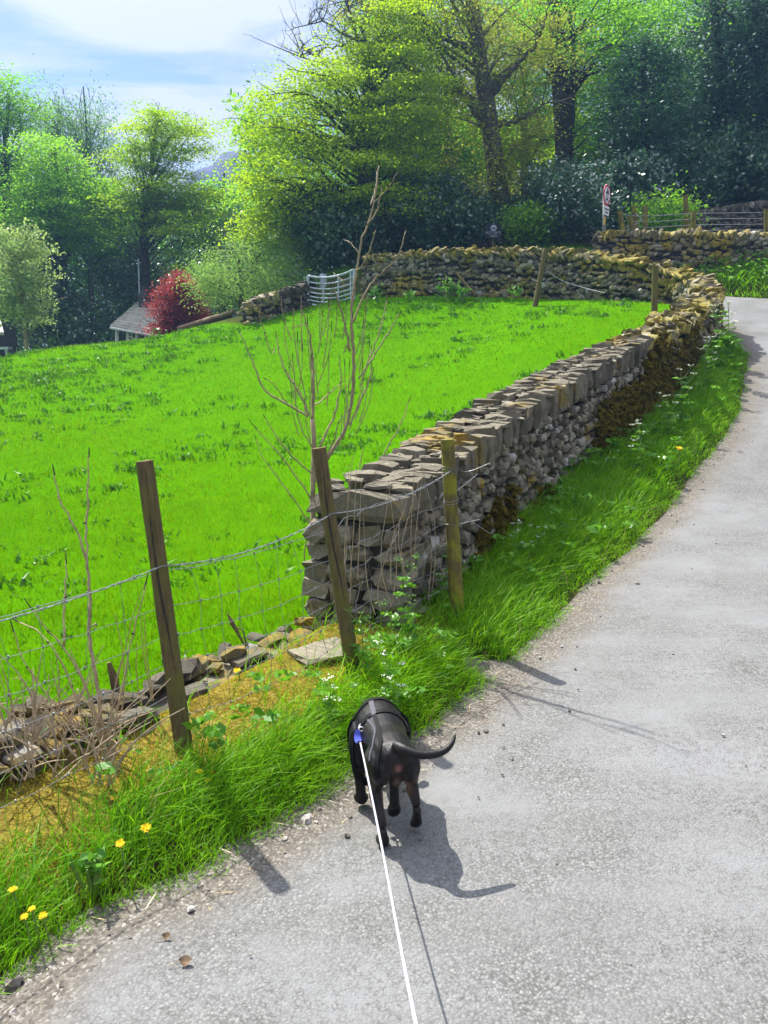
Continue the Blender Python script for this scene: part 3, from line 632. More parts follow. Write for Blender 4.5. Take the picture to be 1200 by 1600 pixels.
# posts along the inside of the wall
def inner_post(label, b, t, r): return post(label, b, t, r, M['post_wood'], crack=False, group='old posts against the field side of the wall')
inner_post('thin leaning post against the field side of the far wall', P(838, 467, 17.5), P(853, 388, 17.5), .055)
inner_post('upright dark post on the field side of the wall bend', P(1022, 517, 13.4), P(1024, 415, 13.4), .05)
o = thing('broken_stick', 'dark broken stick propped against the far wall above the field grass', 'stick', P(745, 460, 18.6)); mb = MB(); mb.tube(PP([(745, 462, 18.6), (731, 449, 18.7), (712, 425, 18.9)]), [.05, .04, .03], 6); mb.build('shaft', M['post_wood'], o)
o = thing('slack_wire', 'slack pale wire hanging across the far wall beside the leaning post', 'wire', P(853, 420, 17.3)); mb = MB(); mb.tube(smooth_path(PP([(853, 422, 17.4), (875, 438, 17.2), (905, 448, 17), (945, 458, 16.4)]), 20), .006, 5); mb.build('strand', M['wire'], o)
o = thing('broken_stake', 'split dark stake leaning in the netting before the field', 'stake', P(390, 1030, 4.0)); mb = MB(); mb.tube(PP([(392, 1035, 4.0), (378, 1000, 4.0), (362, 972, 4.0), (355, 958, 4.0)]), [.008, .015, .028, .006], 6, sq=(.35, 1)); mb.tube(PP([(386, 1015, 4.0), (380, 985, 4.02), (358, 975, 4.03)]), [.006, .004], 5); mb.build('splintered_shaft', M['post_wood'], o)
o = thing('broken_stake', 'short rotten stake standing on the ruined wall behind the bare shrub', 'stake', P(183, 1090, 3.25)); mb = MB(); mb.tube(PP([(184, 1098, 3.25), (178, 1060, 3.25), (170, 1035, 3.25)]), [.02, .022, .010], 6); mb.build('splintered_shaft', M['post_wood'], o)

# fence behind the right-hand wall
fposts = [((1008, 348), (1008, 322), 21.3, 'short pale post at the corner of the far wire fence'), ((975, 362), (968, 330), 21.0, 'end post of the far wire fence beside the road sign'), ((992, 362), (983, 337), 21.1, 'second short post of the far wire fence near the road sign'), ((995, 358), (990, 322), 21.6, 'tall thin post leaning behind the mossy wall end'),
          ((1083, 360), (1084, 330), 21.2, 'middle pale post of the far wire fence above the mossy wall'), ((1074, 352), (1071, 305), 22.4, 'tall thin pale stake standing behind the far wire fence'), ((1198, 362), (1198, 327), 21.2, 'pale post of the far wire fence at the picture edge')]
for (b, t, Y, lab) in fposts:
    post(lab, P(b[0], b[1] + 8, Y), P(t[0], t[1], Y), px(Y, 3.6), M['lichen_wood'], crack=False, group='posts of the far wire fence', bury=.5)
fw = thing('wire_fence', 'thin horizontal wires strung above the mossy wall at the bend', 'wire fence', P(1084, 355, 21.2)); mb = MB()
for k in range(4):
    y = 332 + k * 9; mb.tube(wire_path(PP([(968, y + 3, 21), (1006, y + 6, 21.2), (1084, y, 21.2), (1198, y - 1, 21.2), (1330, y - 2, 21.2)]), 40, .04), .008, 4)
mb.tube(PP([(1005, 342, 21.2), (968, 368, 21)]), .008, 4); mb.tube(PP([(990, 330, 21.6), (1012, 352, 21.2)]), .008, 4)
mb.build('line_wires', M['wire'], fw)

# ------------------------------------------------------------------ gate
gt = thing('field_gate', 'bent grey galvanised seven bar gate closing the gap in the far wall', 'gate', gate_l)
TL, TR, BL, BR = P(481, 431, 20.6), P(553, 421, 20.2), P(481, 474, 20.6), P(553, 470, 20.2)
def gp(a, b):     # a across, b up, with the sag of a bent gate
    p = (BL * (1 - a) + BR * a) * (1 - b) + (TL * (1 - a) + TR * a) * b; p = p.copy(); p[2] -= .10 * 4 * a * (1 - a); p[1] += .10 * 4 * a * (1 - a); return p
for a in (0, 1): mb = MB(); mb.tube([gp(a, -.06), gp(a, .5), gp(a, 1.02)], .035, 8); mb.build('stile', M['galv'], gt)
for b in (0, .14, .28, .43, .6, .79, 1.0):
    mb = MB(); mb.tube([gp(a, b) for a in np.linspace(0, 1, 14)], .03 if b in (0, 1.0) else .021, 7); mb.build('rail', M['galv'], gt, smooth=True)
for a in (.33, .66, .93):
    mb = MB(); mb.tube([gp(a, b) for b in np.linspace(0, 1, 5)], .024, 6); mb.build('upright', M['galv'], gt)
post('stone gatepost hidden at the left side of the metal gate', P(505, 477, 20.9), P(505, 428, 20.9), .09, M['galv'], crack=False, name='gate_post', group='gate posts')['label'] = 'pale upright post seen through the bars of the metal gate'

# ------------------------------------------------------------------ road sign
def flat(name, col, rough=.5): 
    m, n, l, p = nodes(name); f = noise(n, l, 14, 4); l.new(mix(n, l, f, tuple(c * .85 for c in col), col), p.inputs['Base Color']); p.inputs['Roughness'].default_value = rough; return m
M['sign_red'] = flat('sign_red', (0.50, 0.02, 0.05)); M['sign_white'] = flat('sign_white', (0.78, 0.78, 0.82)); M['sign_black'] = flat('sign_black', (0.012, 0.012, 0.015)); M['sign_yellow'] = flat('sign_yellow', (0.8, 0.52, 0.02)); M['sign_grey'] = flat('sign_grey', (0.12, 0.13, 0.14))
SY = 20.9; sc_ = px(SY, 1.0); sb = P(945, 400, SY); sb[2] = P(945, 398, SY)[2]
sg = thing('road_sign', 'round red ringed no motor vehicles sign on a dark post at the bend', 'road sign', sb)
def disc(rx, rz, c, y0, th, n=40):
    an = np.arange(n) * 2 * math.pi / n; a = np.c_[c[0] + rx * np.cos(an), np.full(n, c[1] + y0), c[2] + rz * np.sin(an)]; b = a.copy(); b[:, 1] += th; i = np.arange(n)
    return MB().add(np.r_[a, b], [np.array([i]), np.array([n + i[::-1]]), np.stack([i, n + i, n + (i + 1) % n, (i + 1) % n], 1)])
sd_c = P(944, 305.3, SY); yaw = rad(56)    # the sign faces down the lane to the right of the camera
def turn(mb, c=None):
    c = sd_c if c is None else c
    for v in mb.v:
        x, y = v[:, 0] - c[0], v[:, 1] - c[1]; v[:, 0] = c[0] + x * math.cos(yaw) - y * math.sin(yaw); v[:, 1] = c[1] + x * math.sin(yaw) + y * math.cos(yaw)
    return mb
Rr_ = sc_ * 14.6
mb = MB(); mb.tube([sb - [0, 0, .8], np.r_[sd_c[:2], sd_c[2] + Rr_ * .6]], .045, 10); mb.build('post', M['sign_grey'], sg, smooth=True)
turn(disc(Rr_, Rr_, sd_c, -.075, .018)).build('red_ring', M['sign_red'], sg)
turn(disc(Rr_ * .76, Rr_ * .76, sd_c, -.081, .012)).build('white_face', M['sign_white'], sg)
def poly(mb, pts, y, th=.006):
    n = len(pts); a = np.array([[sd_c[0] + p[0] * Rr_, sd_c[1] + y, sd_c[2] + p[1] * Rr_] for p in pts]); b = a + [0, th, 0]; i = np.arange(n)
    mb.add(np.r_[a, b], [np.array([i]), np.array([n + i[::-1]]), np.stack([i, n + i, n + (i + 1) % n, (i + 1) % n], 1)])
def ell(c, rx, rz, n=16): return [(c[0] + rx * math.cos(q), c[1] + rz * math.sin(q)) for q in np.arange(n) * 2 * math.pi / n]
mb = MB()       # motorcycle and rider over a car, seen head on
poly(mb, ell((-.26, .17), .15, .15), -.087); poly(mb, ell((.26, .17), .15, .15), -.088); poly(mb, [(-.26, .14), (.1, .14), (.3, .34), (.12, .42), (-.28, .32)], -.089)
poly(mb, [(-.16, .34), (.02, .34), (.1, .52), (-.02, .62), (-.14, .52)], -.090); poly(mb, ell((.03, .64), .075, .08), -.091); poly(mb, [(0, .5), (.26, .38), (.26, .33), (0, .42)], -.092)
turn(mb).build('motorcycle_symbol', M['sign_black'], sg); mb = MB()
for pts in ([(-.27, -.05), (.27, -.05), (.31, -.28), (.25, -.28), (.21, -.11), (-.21, -.11), (-.25, -.28), (-.31, -.28)], [(-.40, -.28), (.40, -.28), (.40, -.46), (-.40, -.46)], [(-.40, -.46), (-.22, -.46), (-.22, -.62), (-.40, -.62)], [(.22, -.46), (.40, -.46), (.40, -.62), (.22, -.62)]): poly(mb, pts, -.087)
turn(mb).build('car_symbol', M['sign_black'], sg)
for q in (-.29, .29): mb = MB(); poly(mb, ell((q, -.37), .055, .05), -.092); turn(mb).build('car_lamp', M['sign_white'], sg)
pl = P(945, 351.5 - 20.5, SY); plc = P(944.5, 326.5, SY); plc[:2] = sd_c[:2]
pw, phh = sc_ * 13.5 / math.cos(yaw) * .5, sc_ * 12.5
plc[2] = sd_c[2] - Rr_ - phh / 2 - .01
mb = MB(); mb.box(plc + [0, -.075, 0], (pw * 2, .012, phh)); turn(mb, plc).build('text_plate', M['sign_white'], sg)
def text_mesh(name, body, size, c, yaw_, m, parent, y=-.09):
    cu = bpy.data.curves.new(name, 'FONT'); cu.body = body; cu.size = size; cu.align_x = 'CENTER'; cu.align_y = 'CENTER'; cu.extrude = .002; cu.space_line = .95
    t = bpy.data.objects.new(name, cu); C.objects.link(t); dg = bpy.context.evaluated_depsgraph_get(); me = bpy.data.meshes.new_from_object(t.evaluated_get(dg)); bpy.data.objects.remove(t)
    o = bpy.data.objects.new(name, me); C.objects.link(o); me.materials.clear(); me.materials.append(m)
    Mx = Matrix.Translation(Vector(c)) @ Matrix.Rotation(yaw_, 4, 'Z') @ Matrix.Translation((0, y, 0)) @ Matrix.Rotation(math.pi / 2, 4, 'X')
    me.transform(Mx); me.transform(Matrix.Translation(-Vector(world_loc(parent)))); o.parent = parent; return o
text_mesh('lettering', 'Except for\naccess', phh * .36, plc, yaw, M['sign_black'], sg)
yb = P(946, 346, SY); yb[:2] = sb[:2]
mb = MB(); mb.box(np.r_[sd_c[:2], P(946, 346, SY)[2]] + [0, -.056, 0], (sc_ * 6.5, .02, sc_ * 11)); turn(mb, np.r_[sd_c[:2], 0]).build('yellow_tag', M['sign_yellow'], sg)
text_mesh('tag_numeral', '3', sc_ * 9, np.r_[sd_c[:2], P(946, 346, SY)[2]], yaw, M['sign_black'], sg, y=-.069)

# ------------------------------------------------------------------ house, barn corner and shed beyond the brow
M['slate_roof'] = simple('slate_roof', [(0.3, (0.22, 0.21, 0.19)), (0.55, (0.36, 0.34, 0.30)), (0.75, (0.45, 0.43, 0.36))], 5, 0.75, 0.5, .03)
M['dark_wall'] = simple('dark_stone_house_wall', [(0.3, (0.04, 0.042, 0.045)), (0.7, (0.10, 0.10, 0.10))], 4, 0.9, 0.5, .03)
M['white_paint'] = simple('white_painted_timber', [(0.3, (0.5, 0.5, 0.52)), (0.7, (0.7, 0.7, 0.7))], 10, 0.6, 0.1)
M['rust'] = simple('rusty_sheet', [(0.3, (0.20, 0.12, 0.08)), (0.7, (0.36, 0.25, 0.18))], 4, 0.75, 0.2)
M['grey_sheet'] = simple('grey_sheet_metal', [(0.3, (0.16, 0.19, 0.21)), (0.7, (0.25, 0.28, 0.30))], 4, 0.6, 0.2)
M['window'] = flat('dark_window_glass', (0.02, 0.025, 0.03), .15)
HY = 30.0
hb = P(206, 560, HY); hs = thing('stone_house', 'small slate roofed house with veranda posts beyond the field brow', 'house', hb)
E1, E2 = P(172, 508, HY - .5), P(262, 524, HY - .5); E3, E4 = P(300, 508, HY + 4), P(206, 500, HY + 4)
Rg1, Rg2 = P(217, 470, HY + 2), P(262, 474, HY + 2)
th = np.array([0, 0, -.10]); V = np.array([E1, E2, E3, E4, Rg1, Rg2]); V2 = V + th
mb = MB(); mb.add(np.r_[V, V2], [np.array([[0, 1, 5, 4], [2, 3, 4, 5], [6, 7, 1, 0], [7, 8, 2, 1], [8, 9, 3, 2], [9, 6, 0, 3]]), np.array([[1, 2, 5], [3, 0, 4]])])
nrm_ = np.cross(E2 - E1, Rg1 - E1); nrm_ /= np.linalg.norm(nrm_); nrm_ *= np.sign(nrm_[2])
for k in np.linspace(.06, .95, 11):     # slate courses standing slightly proud
    a, b = E1 * (1 - k) + Rg1 * k, E2 * (1 - k) + Rg2 * k; mb.tube([a + nrm_ * .012, b + nrm_ * .012], .022, 4)
rf_ = mb.build('roof', M['slate_roof'], hs)
cw = (E1 + E2 + E3 + E4) / 4; x0, x1 = E1[0] + .5, E2[0] - .1
mb = MB(); mb.box((( x0 + x1) / 2 + .3, HY + 1.9, E1[2] - 1.8), (x1 - x0 - .6, 3.2, 3.4)); mb.build('wall', M['dark_wall'], hs)
for u in (183, 200, 214): mb = MB(); b = P(u, 545, HY - .3); t_ = P(u, 511 + (u - 183) * .18, HY - .3); mb.tube([b, t_], .075, 8); mb.build('veranda_post', M['white_paint'], hs)
mb = MB(); mb.tube([E1 + [0, -.03, -.1], E2 + [0, -.03, -.1]], .05, 6); mb.build('gutter', M['white_paint'], hs)
w = MB(); wc0 = P(225, 536, HY + .22); w.box(wc0, (.9, .06, .9)); wn_ = w.build('window', M['white_paint'], hs); w = MB(); w.box(wc0 + [0, -.035, 0], (.78, .04, .78)); w.build('pane', M['window'], wn_)
mb = MB(); cb, ct = P(226, 492, HY + 1.6), P(226, 464, HY + 1.6); mb.box((cb + ct) / 2, (px(HY, 13), .5, ct[2] - cb[2])); mb.box(ct + [0, 0, .04], (px(HY, 16), .62, .12)); ch = mb.build('chimney', M['dark_wall'], rf_); mb = MB(); mb.tube([ct, ct + [0, 0, .35]], [.13, .1], 8); mb.build('chimney_pot', M['dark_wall'], rf_)
o = thing('aerial_pole', 'thin pale aerial pole standing behind the house chimney', 'pole', P(219, 480, HY + 2.4)); mb = MB(); mb.tube([P(219, 485, HY + 2.4), P(216, 404, HY + 2.4)], .035, 6); mb.build('mast', M['galv'], o); mb = MB(); mb.tube([P(213, 412, HY + 2.4), P(221, 410, HY + 2.4)], .02, 5); mb.build('crossbar', M['galv'], o)
bb_ = P(-8, 560, 28); o = thing('stone_barn', 'corner of a slate roofed building at the left picture edge', 'building', bb_)
mb = MB(); mb.box(P(-26, 532, 29) , (px(28, 60), 2.2, 2.2)); mb.build('wall', M['dark_wall'], o); mb = MB()
q = [P(-60, 519, 27.7), P(6, 519, 27.7), P(-2, 488, 29), P(-60, 486, 29), P(4, 519, 30.3), P(-60, 519, 30.3)]; V = np.array(q); mb.add(np.r_[V, V - [0, 0, .1]], [np.array([[0, 1, 2, 3], [3, 2, 4, 5], [6, 7, 1, 0], [7, 8, 2, 1], [8, 10, 4, 2], [9, 8, 7, 6]])]); mb.build('roof', M['slate_roof'], o)
o = thing('bird_table', 'small pale post with a flat top beside the left building', 'post', P(11, 560, 26)); mb = MB(); mb.tube([P(12, 565, 26), P(10, 545, 26)], .05, 6); mb.build('stem', M['galv'], o); mb = MB(); mb.box(P(9, 544, 26), (.3, .3, .08)); mb.build('top', M['galv'], o)
o = thing('sheet_metal_shed', 'long low shed roof with a rusty ridge sticking up past the brow', 'shed', P(330, 515, 24.5))
a, b = P(279, 513, 25), P(366, 487, 24.0)
mb = MB(); V = np.array([a, b, b + [0.1, 2.2, -.35], a + [0.1, 2.2, -.35]]); mb.add(np.r_[V, V - [0, 0, .06]], np.array([[0, 1, 2, 3], [7, 6, 5, 4], [4, 5, 1, 0], [5, 6, 2, 1], [6, 7, 3, 2], [7, 4, 0, 3]])); mb.tube([a + [0, -.02, 0], b + [0, -.02, 0]], .07, 8); mb.build('roof', M['rust'], o)
mb = MB(); a2, b2 = a + [0.05, .3, -.12], b + [-.1, .3, -.12]; V = np.array([a2, b2, b2 - [0, 0, 1.2], a2 - [0, 0, 1.2]]); mb.add(np.r_[V, V + [0, 1.7, 0]], np.array([[3, 2, 1, 0], [4, 5, 6, 7], [0, 1, 5, 4], [1, 2, 6, 5], [3, 0, 4, 7]])); mb.build('wall', M['dark_wall'], o)
mb = MB(); V = np.array([P(361, 488, 24), P(372, 482, 24), P(379, 499, 24), P(366, 506, 24)]); mb.add(np.r_[V, V + [0.2, 1.9, -.2]], np.array([[3, 2, 1, 0], [4, 5, 6, 7], [0, 1, 5, 4], [1, 2, 6, 5], [2, 3, 7, 6], [3, 0, 4, 7]])); mb.build('end_panel', M['grey_sheet'], o)

# ------------------------------------------------------------------ dog
DO = np.array([.030, 2.375]); PSI = rad(11)
dfw = np.array([-math.sin(PSI), math.cos(PSI), 0]); dlf = np.array([-math.cos(PSI), -math.sin(PSI), 0])
def D(x, y, z): return np.array([DO[0], DO[1], 0]) + dfw * x + dlf * y + np.array([0, 0, z * 1.05 + .004])
def loft(mb, rings, n=20):
    """rings: centre (x, y, z) in dog space, half width, half height; sections stand across the path"""
    V = []; cs = np.array([r[0] for r in rings], float); t = np.gradient(cs, axis=0); t /= np.linalg.norm(t, axis=1)[:, None]; an = np.arange(n) * 2 * math.pi / n
    for (c, w, h), tt_ in zip(rings, t):
        if w > .05: w, h = w * .86, h * .90
        up = np.array([0, 0, 1.0]) - tt_ * tt_[2]
        if np.linalg.norm(up) < .3: up = np.array([1.0, 0, 0]) - tt_ * tt_[0]
        up /= np.linalg.norm(up); sd = np.cross(up, tt_)
        for a in an:
            q = np.array(c) + sd * w * math.cos(a) + up * h * math.sin(a); V.append(D(*q))
    k = len(rings); j = np.arange(n)
    fs = np.concatenate([np.stack([i*n + j, i*n + (j+1) % n, (i+1)*n + (j+1) % n, (i+1)*n + j], 1) for i in range(k - 1)])
    mb.add(np.array(V), [fs, np.array([j[::-1]]), np.array([(k-1)*n + j])])
def limb(mb, pts, n=14):  # pts: (x, y, z, fore-aft radius, side radius)
    p = np.array(pts, float); p = smooth_path(p, 22, 2)
    loft(mb, [((q[0], q[1], q[2]), q[4], q[3]) for q in p], n)
body = MB()
loft(body, [((-.088, 0, .286), .018, .026), ((-.072, 0, .286), .055, .052), ((-.035, 0, .284), .080, .066), ((.02, 0, .282), .087, .070), ((.08, 0, .276), .083, .070), ((.14, 0, .262), .094, .088), ((.20, 0, .25), .107, .104), ((.26, 0, .245), .110, .108), ((.31, 0, .25), .092, .095), ((.36, 0, .242), .070, .076), ((.41, 0, .22), .062, .064), ((.44, -.02, .18), .058, .056)])
loft(body, [((.40, -.012, .20), .056, .056), ((.435, -.03, .165), .066, .060), ((.47, -.045, .14), .066, .055), ((.50, -.055, .11), .048, .042), ((.525, -.062, .085), .038, .034), ((.545, -.066, .065), .031, .027), ((.552, -.068, .052), .018, .016)])
for sd in (1, -1):      # folded ears, shoulder and buttock muscles
    loft(body, [((.43, sd * .050 - .035, .20), .012, .018), ((.435, sd * .070 - .035, .195), .010, .026), ((.44, sd * .084 - .035, .172), .008, .024), ((.443, sd * .090 - .035, .152), .005, .010)], 10)
    loft(body, [((.20, sd * .080, .20), .02, .03), ((.235, sd * .083, .215), .034, .06), ((.27, sd * .080, .225), .034, .06), ((.31, sd * .065, .22), .02, .03)], 12)
    loft(body, [((-.082, sd * .040, .262), .012, .015), ((-.055, sd * .047, .255), .036, .050), ((-.01, sd * .053, .245), .042, .064), ((.045, sd * .058, .24), .038, .054), ((.085, sd * .062, .235), .016, .02)], 14)
# hind left planted behind, hind right swinging forward, front left planted, front right lifting
limb(body, [(-.012, .056, .245, .058, .038), (.004, .060, .195, .044, .030), (.004, .060, .150, .034, .026), (-.040, .057, .112, .023, .018), (-.074, .052, .090, .0175, .0155), (-.084, .050, .055, .0155, .0150), (-.082, .048, .022, .017, .017)])
loft(body, [((-.096, .048, .020), .015, .014), ((-.080, .048, .018), .022, .018), ((-.06, .048, .017), .025, .017), ((-.042, .048, .014), .021, .012), ((-.032, .048, .012), .012, .007)], 12)
limb(body, [(-.012, -.056, .245, .058, .038), (.012, -.064, .20, .042, .029), (.012, -.068, .155, .031, .025), (-.028, -.073, .125, .021, .017), (-.042, -.076, .106, .0175, .0155), (-.034, -.078, .070, .0155, .0155), (-.026, -.079, .044, .018, .019)])
loft(body, [((-.034, -.079, .048), .014, .014), ((-.026, -.079, .040), .021, .018), ((-.014, -.079, .030), .023, .016), ((-.004, -.079, .018), .020, .012), ((.002, -.079, .010), .011, .008)], 12)
limb(body, [(.235, .083, .20, .052, .036), (.205, .086, .15, .034, .027), (.195, .084, .10, .0235, .0215), (.186, .082, .06, .0195, .0185), (.184, .080, .025, .021, .021)])
loft(body, [((.165, .079, .018), .018, .015), ((.182, .079, .019), .027, .019), ((.202, .079, .017), .029, .017), ((.221, .079, .012), .022, .011), ((.229, .079, .01), .012, .006)], 12)
limb(body, [(.235, -.070, .20, .05, .036), (.175, -.045, .17, .034, .026), (.115, -.028, .13, .024, .021), (.085, -.024, .090, .0195, .018), (.066, -.020, .055, .019, .019)])
loft(body, [((.054, -.019, .058), .016, .015), ((.064, -.019, .045), .025, .019), ((.070, -.019, .027), .026, .017), ((.073, -.019, .013), .019, .011), ((.074, -.019, .006), .010, .006)], 12)
limb(body, [(-.055, 0, .335, .024, .022), (-.09, -.012, .342, .019, .019), (-.112, -.050, .332, .0155, .0155), (-.115, -.095, .326, .0138, .0138), (-.110, -.135, .326, .0135, .0135), (-.100, -.168, .336, .0115, .0115), (-.082, -.190, .354, .009, .009), (-.072, -.198, .372, .003, .003)])
loft(body, [((-.04, -.004, .225), .012, .012), ((-.042, -.004, .205), .019, .016), ((-.042, -.004, .192), .014, .012), ((-.042, -.004, .186), .006, .005)], 10)
tmp = body.build('dog_shape', None)
md = tmp.modifiers.new('r', 'REMESH'); md.mode = 'VOXEL'; md.voxel_size = .0045
md = tmp.modifiers.new('s', 'SMOOTH'); md.iterations = 9; md.factor = .5
dg = bpy.context.evaluated_depsgraph_get(); dme = bpy.data.meshes.new_from_object(tmp.evaluated_get(dg)); bpy.data.objects.remove(tmp)
dog_loc = D(0, 0, -.004)
def dog_mat():
    m, n, l, p = nodes('short_black_coat')
    g = n.new('ShaderNodeNewGeometry'); mp = n.new('ShaderNodeMapping'); mp.inputs['Rotation'].default_value = (0, 0, -PSI); mp.inputs['Scale'].default_value = (1, .12, .5); l.new(g.outputs['Position'], mp.inputs[0])
    h = noise(n, l, 260, 4, 0.7, mp.outputs[0]); big = noise(n, l, 14, 3, 0.5)
    col = ramp(n, l, big, [(0.35, (0.004, 0.004, 0.005)), (0.65, (0.011, 0.009, 0.008))])
    tan = attr(n, 'tan'); col = mix(n, l, tan, col, (0.28, 0.15, 0.09)); col = mix(n, l, attr(n, 'pink'), col, (0.26, 0.11, 0.10))
    l.new(col, p.inputs['Base Color']); p.inputs['Roughness'].default_value = .40; p.inputs['Specular IOR Level'].default_value = .26
    p.inputs['Sheen Weight'].default_value = .0; p.inputs['Sheen Roughness'].default_value = .4; p.inputs['Sheen Tint'].default_value = (.7, .75, .9, 1)
    bump(n, l, p, h, .55, .004); return m
nv = len(dme.vertices); co = np.empty(nv * 3, np.float32); dme.vertices.foreach_get('co', co); co = co.reshape(-1, 3).astype(float)
rel = co - dog_loc; lx, ly, lz = rel @ dfw, rel @ dlf, rel[:, 2]
tan = np.clip(np.exp(-((ly - .026) / .014) ** 2 - ((lz - .16) / .06) ** 2 - ((lx + .03) / .06) ** 2) * .9 + np.exp(-((ly + .045) / .016) ** 2 - ((lz - .18) / .04) ** 2 - ((lx + .02) / .06) ** 2) * .6 + np.exp(-((ly) / .02) ** 2 - ((lz - .225) / .025) ** 2 - ((lx + .08) / .03) ** 2) * .5, 0, 1)
pink = np.exp(-((ly + .0) / .011) ** 2 - ((lz - .293) / .013) ** 2 - ((lx + .092) / .03) ** 2) * .8
for nm, ar in (('tan', tan), ('pink', pink)):
    a = dme.attributes.new(nm, 'FLOAT', 'POINT'); a.data.foreach_set('value', ar.astype(np.float32))
co_rel = (co - dog_loc).astype(np.float32); dme.vertices.foreach_set('co', co_rel.ravel()); dme.polygons.foreach_set('use_smooth', np.ones(len(dme.polygons), bool)); dme.materials.clear(); dme.materials.append(dog_mat()); dme.update()
dog = bpy.data.objects.new('dog', dme); C.objects.link(dog); dog.location = dog_loc
tag(dog, 'black smooth coated dog in a harness walking up the road on a white leash', 'dog')
bvh = BVHTree.FromPolygons([tuple(v) for v in co], [tuple(p.vertices) for p in dme.polygons])
def cloth_mat(name, c, sc=500, rough=.7):
    m, n, l, p = nodes(name); f = noise(n, l, sc, 3, .6); l.new(mix(n, l, f, tuple(x * .45 for x in c), c), p.inputs['Base Color']); p.inputs['Roughness'].default_value = rough; p.inputs['Specular IOR Level'].default_value = .12; bump(n, l, p, f, .4, .001); return m
M['webbing'] = cloth_mat('black_webbing', (0.008, 0.008, 0.009)); M['grey_webbing'] = cloth_mat('grey_reflective_webbing', (0.10, 0.10, 0.115)); M['blue'] = cloth_mat('blue_tape', (0.10, 0.13, 0.62)); M['cord'] = cloth_mat('white_leash_cord', (0.46, 0.45, 0.50), 330); M['chrome'] = simple('bright_clip_metal', [(0.3, (.5, .5, .52)), (.7, (.7, .7, .7))], 30, .25, 0, metal=.9)
def strap(pts, width, m, name, thick=.0025, lift=.002, closed=False, n=60):
    p = np.array([D(*q) for q in pts]); p = smooth_path(np.r_[p, p[:1]] if closed else p, n, 2)
    loc, nr = [], []
    for q in p:
        a, b, _, _ = bvh.find_nearest(Vector(q)); loc.append(np.array(a)); nr.append(np.array(b))
    for _ in range(3):
        nr = [(nr[max(i-1, 0)] + nr[i] + nr[min(i+1, n-1)]) / 3 for i in range(n)]
    loc = np.array(loc); nr = np.array(nr); nr /= np.linalg.norm(nr, axis=1)[:, None]; t = np.gradient(loc, axis=0); t /= np.linalg.norm(t, axis=1)[:, None] + 1e-9; b = np.cross(t, nr); b /= np.linalg.norm(b, axis=1)[:, None] + 1e-9
    V = []
    for k in range(n):
        for (u, h) in ((-1, 0), (-1, 1), (1, 1), (1, 0)): V.append(loc[k] + b[k] * u * width / 2 + nr[k] * (lift + thick * h - .002 * (1 - h)))
    j = np.arange(4); fs = np.concatenate([np.stack([i*4 + j, i*4 + (j+1) % 4, (i+1)*4 + (j+1) % 4, (i+1)*4 + j], 1) for i in range(n - 1)])
    mb = MB(); mb.add(np.array(V), [fs, np.array([j[::-1]]), np.array([(n-1)*4 + j])]); return mb.build(name, m, dog)
def ring(x, tiltx=0.0, k=24):
    out = []
    for i in range(k):
        a = 2 * math.pi * i / k; out.append((x + tiltx * math.sin(a), .16 * math.cos(a), .24 + .16 * math.sin(a)))
    return out
strap(ring(.175, .01), .022, M['webbing'], 'girth_strap', closed=True, n=90)
strap(ring(.285, .02), .024, M['webbing'], 'chest_strap', closed=True, n=90)
strap([(.285, .035, .38), (.23, .045, .38), (.175, .05, .38)], .018, M['grey_webbing'], 'back_strap')
strap([(.175, .045, .36), (.10, .046, .36), (.03, .052, .36), (-.03, .062, .35), (-.075, .075, .28), (-.085, .07, .24)], .016, M['webbing'], 'trailing_strap', n=50)
strap([(.17, .075, .34), (.09, .068, .36), (.02, .078, .33), (-.03, .085, .28)], .008, M['grey_webbing'], 'trailing_loop', n=50)

# ------------------------------------------------------------------ leash
def on_dog(u, v, lift, fallback):
    d = P(u, v, 2.0) - EYE; d /= np.linalg.norm(d); h = bvh.ray_cast(Vector(EYE), Vector(d))[0]
    return (np.array(h) if h is not None else P(u, v, fallback)) - d * lift
ring_p = on_dog(561, 1136, .006, 2.56); ls = thing('dog_leash', 'white cord leash with a blue tab running from the harness towards the viewer', 'leash', ring_p)
tabt, tabb = on_dog(561, 1140, .014, 2.52), on_dog(563, 1160, .030, 2.47)
dd_ = tabb - tabt; sdv = np.array([1.0, .15, 0])
mb = MB(); w_ = .0175; nv_ = np.cross(sdv, dd_); nv_ /= np.linalg.norm(nv_); k_ = np.linspace(0, 1, 8); V = []
for k in k_:
    c = tabt + dd_ * k + nv_ * .006 * math.sin(k * 3); ww = w_ * (.75 + .35 * math.sin(k * 2.6))
    V += [c - sdv * ww, c + sdv * ww, c + sdv * ww + nv_ * .005, c - sdv * ww + nv_ * .005]
j = np.arange(4); fs = np.concatenate([np.stack([i*4 + j, i*4 + (j+1) % 4, (i+1)*4 + (j+1) % 4, (i+1)*4 + j], 1) for i in range(7)])
mb.add(np.array(V), [fs, np.array([j[::-1]]), np.array([28 + j])]); mb.build('blue_tab', M['blue'], ls)
mb = MB(); mb.tube([on_dog(564, 1131, .004, 2.56), on_dog(562, 1135, .008, 2.55), tabt], [.004, .0055, .004], 8); an = np.linspace(0, 2 * math.pi, 16); c = on_dog(565, 1139, .012, 2.55); mb.tube(np.c_[c[0] + .008 * np.cos(an), c[1] + 0 * an, c[2] + .008 * np.sin(an)], .002, 6); mb.build('metal_clip', M['chrome'], ls)
mb = MB(); mb.tube([tabb - dd_ * .08, tabb + dd_ * .12], .012, 10, sq=(.45, 1)); mb.build('end_cap', M['webbing'], ls)
hand = P(668, 1690, .62); pts = [tabb, P(578, 1230, 2.16), P(601, 1345, 1.72), P(626, 1480, 1.24), P(650, 1600, .86), hand]
